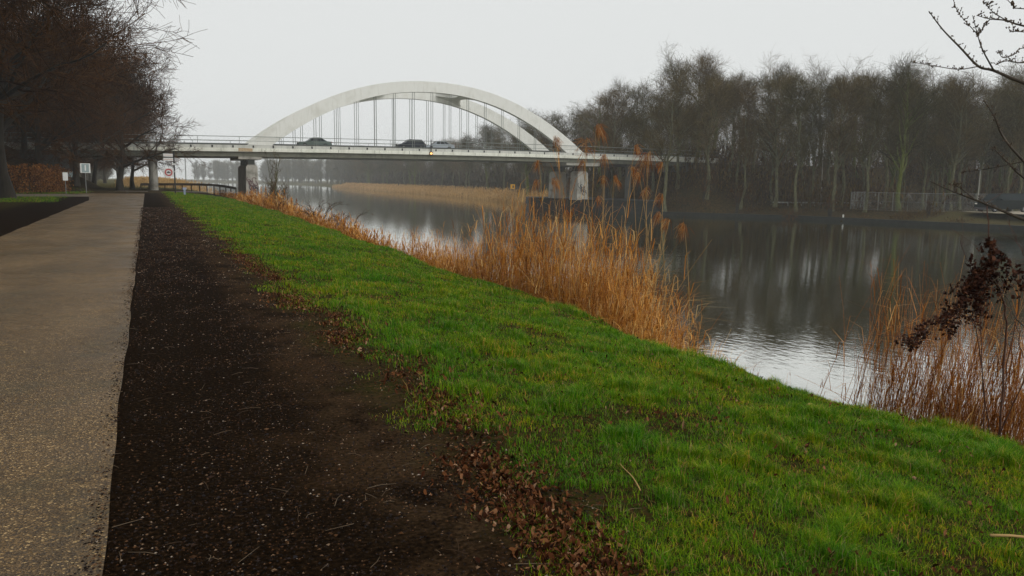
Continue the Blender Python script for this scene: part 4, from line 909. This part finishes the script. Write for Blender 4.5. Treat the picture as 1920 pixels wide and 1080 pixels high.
# ------------------------------------------------------------------ vehicles
m_tyre = plain('tyre rubber', (.012, .012, .012), .8); m_rim = plain('wheel rim', (.25, .26, .27), .35, .7)
m_lightc = plain('clear headlight', (.8, .78, .72), .15); m_tail = plain('red tail light', (.45, .03, .02), .3)
m_glass, t, b = new_mat('dark car glass'); b.inputs['Base Color'].default_value = (.015, .022, .025, 1); b.inputs['Roughness'].default_value = .25; b.inputs['Specular IOR Level'].default_value = .12
def vehicle(name, loc, rz, prof, cab, width, wheels, wr, paint, label, cat, group=None, tail=None, head=None, flip=1, mirror=None):
    """prof / cab: side profiles (x,z); front towards -x"""
    e = empty(name, loc, rz); hw = width/2; p = plain('car paint '+label.split()[0], paint, .5); p.node_tree.nodes['Principled BSDF'].inputs['Specular IOR Level'].default_value = .08; p.node_tree.nodes['Principled BSDF'].inputs['Coat Weight'].default_value = .04
    # lower body with slightly pulled in sills
    n_ = len(prof); mb = MB(); V = []
    for yy_, sc in ((-hw, .0), (-hw+.07, .05), (hw-.07, .05), (hw, .0)):
        pass
    for yy_, ins in ((-hw, .06), (-hw+.08, 0), (hw-.08, 0), (hw, .06)):
        cx = sum(a for a, _ in prof)/n_; cz = sum(c_ for _, c_ in prof)/n_
        V += [(a-(a-cx)*ins*.35, yy_, c_-(c_-cz)*ins*1.2) for a, c_ in prof]
    Q = [(k*n_+i, (k+1)*n_+i, (k+1)*n_+(i+1) % n_, k*n_+(i+1) % n_) for k in range(3) for i in range(n_)]
    T = [(0, i, i+1) for i in range(1, n_-1)]+[(3*n_, 3*n_+i+1, 3*n_+i) for i in range(1, n_-1)]
    mb.add(V, Q, T); mb.build('body', p, e, False)
    # cabin, tumblehome
    m_ = len(cab); V = []; zb_ = min(c_ for _, c_ in cab); zt_ = max(c_ for _, c_ in cab)
    for sg in (-1, 1): V += [(a, sg*(hw-.06-.16*(c_-zb_)/(zt_-zb_)), c_) for a, c_ in cab]
    mb = MB().add(V, [(i, m_+i, m_+(i+1) % m_, (i+1) % m_) for i in range(m_)], [(0, i, i+1) for i in range(1, m_-1)]+[(m_, m_+i+1, m_+i) for i in range(1, m_-1)])
    mb.build('cabin', p, e)
    # windows: inset quads slightly proud of the cabin
    def cabpt(fx, fz, sg):
        z_ = zb_+(zt_-zb_)*fz; xs_ = []
        for i in range(m_):
            (a, c_), (a2, c2) = cab[i], cab[(i+1) % m_]
            if (c_-z_)*(c2-z_) <= 0 and abs(c2-c_) > 1e-6: xs_.append(a+(a2-a)*(z_-c_)/(c2-c_))
        x0, x1 = min(xs_), max(xs_); return (x0+(x1-x0)*fx, sg*(hw-.06-.16*fz+.012), z_)
    cuts = [(.06, .36), (.39, .68), (.71, .95)] if (cab[0][0]-cab[-1][0])**2 > 4 or True else [(.06, .94)]
    for sg in (-1, 1):
        for a, b_ in cuts:
            q = [cabpt(a, .12, sg), cabpt(b_, .12, sg), cabpt(b_, .86, sg), cabpt(a, .86, sg)]
            MB().add(q, [(0, 1, 2, 3) if sg < 0 else (3, 2, 1, 0)]).build('side_window', m_glass, e)
    for fx, nm in ((0, 'windscreen'), (1, 'rear_window')):
        lo, hi = cabpt(fx, .12, 1), cabpt(fx, .88, 1); o_ = -.012 if fx == 0 else .012
        q = [(lo[0]+o_, -lo[1]+.1, lo[2]), (lo[0]+o_, lo[1]-.1, lo[2]), (hi[0]+o_, hi[1]-.1, hi[2]), (hi[0]+o_, -hi[1]+.1, hi[2])]
        MB().add(q, [(0, 1, 2, 3)]).build(nm, m_glass, e)
    for wx in wheels:
        for sg in (-1, 1):
            wt = MB().disc_y(wx, sg*(hw-.09), wr, wr, .22, 18).build('wheel', m_tyre, e); MB().disc_y(wx, sg*(hw+.025), wr, wr*.58, .02, 14).build('rim', m_rim, wt)
    fx_ = min(a for a, _ in prof); bx_ = max(a for a, _ in prof); zl = head if head else .68
    for sg in (-1, 1):
        MB().box(fx_-.02, fx_+.12, sg*(hw-.32)-.16, sg*(hw-.32)+.16, zl-.08, zl+.08).build('headlight', m_lightc, e)
        MB().box(bx_-.1, bx_+.02, sg*(hw-.2)-.1, sg*(hw-.2)+.1, (tail or .8)-.1, (tail or .8)+.1).build('tail_light', m_tail, e)
        MB().box((mirror or -.75)-.08, (mirror or -.75)+.08, sg*(hw+.1)-.09, sg*(hw+.1)+.09, zb_+.02, zb_+.2).build('mirror', p, e)
    for z_, x_, nm in ((.45, fx_-.03, 'bumper'), (.45, bx_-.05, 'bumper')):
        MB().box(x_, x_+.08, -hw+.12, hw-.12, z_-.14, z_+.1).build(nm, m_dgrey, e)
    tag(e, label, cat, group); return e
sed = [(-2.2, .35), (-2.2, .7), (-1.1, .88), (1.6, .95), (2.2, .9), (2.25, .4), (1.9, .25), (-1.9, .25)]
cabs = [(-1.05, .86), (-.35, 1.4), (.75, 1.44), (1.65, .93)]
hat = [(-2.05, .35), (-2.05, .75), (-1.15, .95), (1.9, .98), (2.05, .9), (2.05, .4), (1.8, .25), (-1.8, .25)]
cabh = [(-1.1, .93), (-.35, 1.5), (1.45, 1.5), (1.98, .96)]
G_ = 'cars crossing the bridge'
vehicle('car', (21.2, BY+3.6, ztop(21.2)-.13), 0, sed, cabs, 1.75, (-1.4, 1.35), .31, (.13, .17, .155), 'grey green saloon car behind the barrier at the left foot of the arch', 'car', G_)
vehicle('car', (34.9, BY+3.6, ztop(35)-.13), 0, hat, cabh, 1.8, (-1.3, 1.3), .33, (.03, .035, .05), 'dark hatchback in front of a silver car under the middle of the arch', 'car', G_)
vehicle('car', (39.2, BY+3.7, ztop(39)-.13), 0, sed, cabs, 1.72, (-1.4, 1.35), .31, (.42, .46, .5), 'silver car following the dark hatchback, next to the amber lamp', 'car', G_)
vehicle('car', (-24, BY+3.6, ztop(-24)-.13), 0, hat, cabh, 1.75, (-1.3, 1.3), .33, (.4, .4, .4), 'silver car on the bridge approach among the trees', 'car', G_) if False else None
vehicle('car', (79, BY+6.5, ztop(79)-.13), math.pi, hat, cabh, 1.75, (-1.3, 1.3), .33, (.05, .055, .05), 'dark car just above the right end of the deck among trees', 'car', G_)
van = [(-3.6, .45), (-3.62, 1.15), (-2.3, 1.42), (3.6, 1.5), (3.6, .45), (3.2, .35), (-3.2, .35)]
cabv = [(-2.4, 1.40), (-1.55, 2.25), (3.4, 2.3), (3.56, 1.48)]
vehicle('delivery_van', (96.6, 61.6, 1.673), math.radians(-6), van, cabv, 2.1, (-2.5, 2.3), .4, (.008, .012, .012), 'dark van parked on the pale apron of the far quay', 'van', None, 1.0, 1.0, mirror=-1.7)

# ------------------------------------------------------------------ budding tree at the right edge (trunk stands outside the picture)
BR = {'b1': [(5.33, 2.58, 5.05), (5.07, 2.92, 5.23), (5.09, 3.13, 5.33), (5.1, 3.24, 5.37), (5.08, 3.36, 5.5), (5.06, 3.48, 5.63), (5.01, 3.56, 5.76)],
 'b2': [(5.1, 3.24, 5.37), (4.99, 3.29, 5.35), (4.78, 3.28, 5.35), (4.57, 3.32, 5.37)],
 'b3': [(5.09, 3.13, 5.33), (4.92, 3.1, 5.44), (4.89, 3.12, 5.53), (4.8, 3.1, 5.63)],
 'b4': [(4.89, 3.12, 5.53), (4.88, 3.18, 5.6), (4.86, 3.24, 5.68), (4.83, 3.26, 5.76)],
 'b5': [(5.07, 2.48, 5.4), (4.74, 2.74, 5.5), (4.74, 2.85, 5.55), (4.76, 2.96, 5.58), (4.78, 3.06, 5.62)],
 'b6': [(4.76, 2.96, 5.58), (4.73, 2.97, 5.54), (4.7, 2.98, 5.49)], 'b6b': [(4.74, 2.85, 5.55), (4.67, 2.89, 5.6), (4.62, 2.91, 5.65)],
 'b7': [(5.35, 2.6, 5.1), (6.4, 3.18, 5.54), (5.78, 3.36, 5.46), (5.66, 3.42, 5.47), (5.58, 3.45, 5.44)][1:],
 'b8': [(6.1, 3.25, 5.52), (5.77, 3.37, 5.56), (5.69, 3.4, 5.51), (5.62, 3.43, 5.49), (5.59, 3.45, 5.54)],
 'b8b': [(5.07, 2.48, 5.4), (4.56, 2.61, 5.43), (4.47, 2.65, 5.43)], 'b9': [(5.1, 2.52, 5.6), (4.94, 2.43, 5.55), (4.53, 2.62, 5.55), (4.48, 2.65, 5.57), (4.42, 2.67, 5.62)],
 'b10': [(5.79, 2.69, 4.18), (5.32, 3.03, 4.77), (5.28, 3.16, 4.94), (5.22, 3.18, 5.05), (5.24, 3.28, 5.17)],
 'b11': [(5.77, 2.7, 4.15), (5.33, 2.57, 4.35), (5.02, 2.83, 4.66), (5.03, 2.94, 4.75), (5.03, 3.05, 4.85)],
 'b12': [(5.79, 2.69, 4.18), (5.35, 3.01, 4.4), (5.32, 3.13, 4.45), (5.25, 3.28, 4.52), (5.21, 3.41, 4.57), (5.15, 3.55, 4.64)],
 'b13': [(5.25, 3.28, 4.52), (5.15, 3.33, 4.6), (5.08, 3.36, 4.62)], 'b14': [(6.02, 2.7, 3.4), (6.3, 3.0, 3.42), (6.03, 3.35, 3.6), (6.01, 3.47, 3.78), (5.99, 3.59, 3.93)],
 'b15': [(5.15, 2.55, 5.5), (5.6, 3.0, 5.6), (6.4, 3.18, 5.54)], 'b16': [(5.32, 3.03, 4.77), (5.2, 3.2, 4.72), (5.12, 3.3, 4.70)]}
RD = {'b1': .013, 'b2': .004, 'b3': .0055, 'b4': .003, 'b5': .007, 'b6': .0032, 'b6b': .003, 'b7': .006, 'b8': .004, 'b8b': .004, 'b9': .004, 'b10': .011, 'b11': .010, 'b12': .013, 'b13': .004, 'b14': .008, 'b15': .01, 'b16': .004}
m_wil = mat_noise('damp young bark', [(.3, (.025, .017, .01)), (.7, (.07, .05, .03))], 12, 4, .7)
m_bud = mat_island('grey brown buds', [(0, (.05, .03, .018)), (1, (.16, .12, .08))], .7)
e = empty('budding_tree', (6.5, 2.82, gz(6.5, 2.82))); o0 = np.array([6.5, 2.82, gz(6.5, 2.82)])
MB().tube(np.array([(6.5, 2.82, 2.3), (6.05, 2.7, 3.4), (5.79, 2.69, 4.18), (5.34, 2.59, 5.05), (5.15, 2.55, 5.5), (5.0, 2.4, 6.4)])-o0, [.07, .055, .045, .032, .026, .012], 10).build('trunk', m_wil, e, True)
rr_ = np.random.default_rng(8); bm_ = MB(); bud = MB()
for k_, p in BR.items():
    P_ = np.array(p)-o0; n_ = len(P_); tt = np.linspace(0, n_-1, (n_-1)*4+1); seg = np.minimum(tt.astype(int), n_-2)
    # Catmull-Rom smoothing
    Pe = np.vstack([2*P_[0]-P_[1], P_, 2*P_[-1]-P_[-2]]); f = (tt-seg)[:, None]
    p0, p1, p2, p3 = Pe[seg], Pe[seg+1], Pe[seg+2], Pe[seg+3]
    S = .5*(2*p1+(p2-p0)*f+(2*p0-5*p1+4*p2-p3)*f**2+(3*p1-p0-3*p2+p3)*f**3)
    bm_.tube(S, np.linspace(RD[k_], max(.0016, RD[k_]*.25), len(S)), 6)
    for q in range(int(len(S)*2.2)):
        i_ = rr_.integers(len(S)//4, len(S)-1); c_ = S[i_]*(1-.5)+S[i_+1]*.5+rr_.normal(size=3)*.012; d_ = rr_.normal(size=3); d_ /= np.linalg.norm(d_); d_ = d_*.5+np.array([0, 0, .5]); d_ /= np.linalg.norm(d_)
        base_ = S[i_]*.5+S[i_+1]*.5; ln = rr_.uniform(.006, .045) if rr_.random() < .35 else .006
        tip = base_+d_*ln
        if ln > .01: bm_.tube([base_, tip], [.0014, .001], 3)
        for w_ in np.arange(0, 1.01, .4 if ln > .01 else 2):
            c2 = base_+(tip-base_)*w_+rr_.normal(size=3)*.003; bud.tube([c2, c2+d_*.006, c2+d_*.012], [.0012, .0042, .0008], 5)
bm_.build('branches', m_wil, e, True); bud.build('buds', m_bud, e, True)
tag(e, 'young tree with thin budding branches reaching in from the right edge', 'tree')

# withered weed at the right edge
DS = [([(7.57, 4.4, 2.0), (7.46, 4.34, 3.18), (7.28, 4.31, 3.6), (7.15, 4.37, 3.99), (7.08, 4.41, 4.47)], .012), ([(7.6, 4.49, 2.08), (7.08, 4.41, 3.4), (6.8, 4.43, 3.46), (6.48, 4.47, 3.33), (6.26, 4.46, 3.13)], .006),
      ([(7.54, 4.41, 2.32), (7.55, 4.19, 2.9), (7.44, 4.24, 3.3), (7.28, 4.31, 3.6)], .007), ([(7.55, 4.52, 2.13), (7.3, 4.52, 3.57), (6.98, 4.56, 4.12)], .006), ([(7.57, 4.4, 2.0), (7.75, 4.5, 3.0), (7.6, 4.3, 3.9), (7.3, 4.35, 4.3)], .006)]
m_red_st = mat_noise('red brown stem', [(.3, (.05, .018, .01)), (.7, (.12, .045, .022))], 10, 3); m_with = mat_island('withered leaves', [(0, (.02, .009, .006)), (.6, (.06, .022, .013)), (1, (.13, .05, .025))], .8)
gb = gz(7.57, 4.45); e = empty('withered_shrub', (7.57, 4.45, gb)); o0 = np.array([7.57, 4.45, gb]); sb = MB()
AP = []
for p, rd in DS:
    P_ = np.array(p); P_[0, 2] = min(P_[0, 2], gb); P_ = P_-o0; n_ = len(P_); tt = np.linspace(0, n_-1, 21); S = np.stack([np.interp(tt, np.arange(n_), P_[:, k]) for k in range(3)], 1); S[1:-1] = (S[:-2]+S[1:-1]*2+S[2:])/4
    S[1:-1] += rr_.normal(size=(19, 3))*.008; sb.tube(S, np.linspace(rd, rd*.4, 21), 5); AP.append(S)
A_ = np.stack(AP); P2, R2 = grow(A_, np.full((len(AP), 21), .006), 8, rr_, .35, 1, 30, 80, .12, .45, .0, 5, .6, .4, .2)
sb.tubes(P2, np.maximum(R2*.8, .0018), 3); sb.build('stems', m_red_st, e, True)
src = np.array([(7.10, 4.37, 4.12), (7.13, 4.39, 3.95), (7.05, 4.42, 3.85), (7.2, 4.35, 3.8), (7.0, 4.44, 3.72), (6.95, 4.44, 3.6), (7.25, 4.35, 3.98), (6.8, 4.43, 3.47), (6.6, 4.45, 3.4), (6.4, 4.46, 3.28)])-o0
C_ = []
for s_ in src:
    for q in range(5):
        L_ = rr_.uniform(.12, .42)*(1 if s_[2] > src[7, 2] else .4); t_ = np.linspace(0, 1, int(60*L_)+4)[:, None]; d_ = np.array([rr_.normal()*.35-.15, rr_.normal()*.3, -1.0])
        ln_ = s_+d_*L_*t_+np.array([rr_.normal()*.12, rr_.normal()*.1, 0])*np.sin(t_*2.5); C_.append(ln_+rr_.normal(size=ln_.shape)*.014)
C_ = np.repeat(np.vstack(C_), 2, 0); C_ = C_+rr_.normal(size=C_.shape)*.014; n_ = len(C_)
V, Q, T = blades(n_, C_, rr_.uniform(.02, .06, n_), rr_.uniform(.012, .035, n_), rr_.uniform(0, 6.28, n_), rr_.uniform(.3, 1.6, n_), rr_.uniform(.6, 2, n_), rr_)
MB().add(V, Q, T).build('dead_leaves', m_with, e)
tag(e, 'withered red brown shrub with a hanging bunch of dark leaves above the right reeds', 'shrub')
# fallen sticks in the grass
def stick(x0, y0, x1, y1, rad, label, mat=None):
    e = MB(); n_ = 7; P_ = []
    for k in range(n_):
        f = k/(n_-1); x = x0+(x1-x0)*f; y = y0+(y1-y0)*f; P_.append((x, y, gz(x, y)+.035+.012*math.sin(f*5)))
    o = e.tube(np.array(P_)-np.array(P_[0]), np.linspace(rad, rad*.5, n_), 6).build('stick', mat or m_stalk, None, True, P_[0]); tag(o, label, 'stick')
stick(4.1, 2.25, 4.75, 2.05, .008, 'long pale brown stick lying in the grass at the lower right corner')
stick(2.55, 3.15, 2.68, 3.55, .004, 'thin straw stick leaning among the leaves near the soil edge')
stick(6.0, 5.3, 6.15, 5.32, .011, 'short pale piece of reed lying in the grass')

r = np.random.default_rng(321); n_ = 420; y = 1.5+26*r.random(n_)**1.6; x = r.uniform(-.2, 2.4, n_); az = r.uniform(0, 6.28, n_); L_ = r.uniform(.03, .16, n_); z = height(x, y)+.008+np.where(x < 0, .012, 0)
P_ = np.stack([np.stack([x+np.cos(az)*L_*q, y+np.sin(az)*L_*q, z+.006*math.sin(q*3)+.004*r.random(n_)], 1) for q in (0, .5, 1)], 1); P_[:, 1] += r.normal(size=(n_, 3))*np.array([.006, .006, 0])
o = MB().tubes(P_, np.tile([[.0016, .0014, .0008]], (n_, 1)), 4).build('debris', m_bud); tag(o, 'scattered bits of twig on the soil verge', 'twigs', kind='stuff')
# ------------------------------------------------------------------ mist
m_haze = bpy.data.materials.new('mist'); m_haze.use_nodes = True; t = m_haze.node_tree
for n_ in list(t.nodes):
    if n_.type != 'OUTPUT_MATERIAL': t.nodes.remove(n_)
pv = t.nodes.new('ShaderNodeVolumePrincipled'); pv.inputs['Color'].default_value = (.93, .95, .96, 1); pv.inputs['Density'].default_value = .0005
t.links.new(pv.outputs[0], t.nodes['Material Output'].inputs['Volume'])
hz = MB().box(-1520, 1520, -520, 1720, -2.7, 31).build('haze', m_haze)
tag(hz, 'pale winter mist over the canal', kind='stuff')
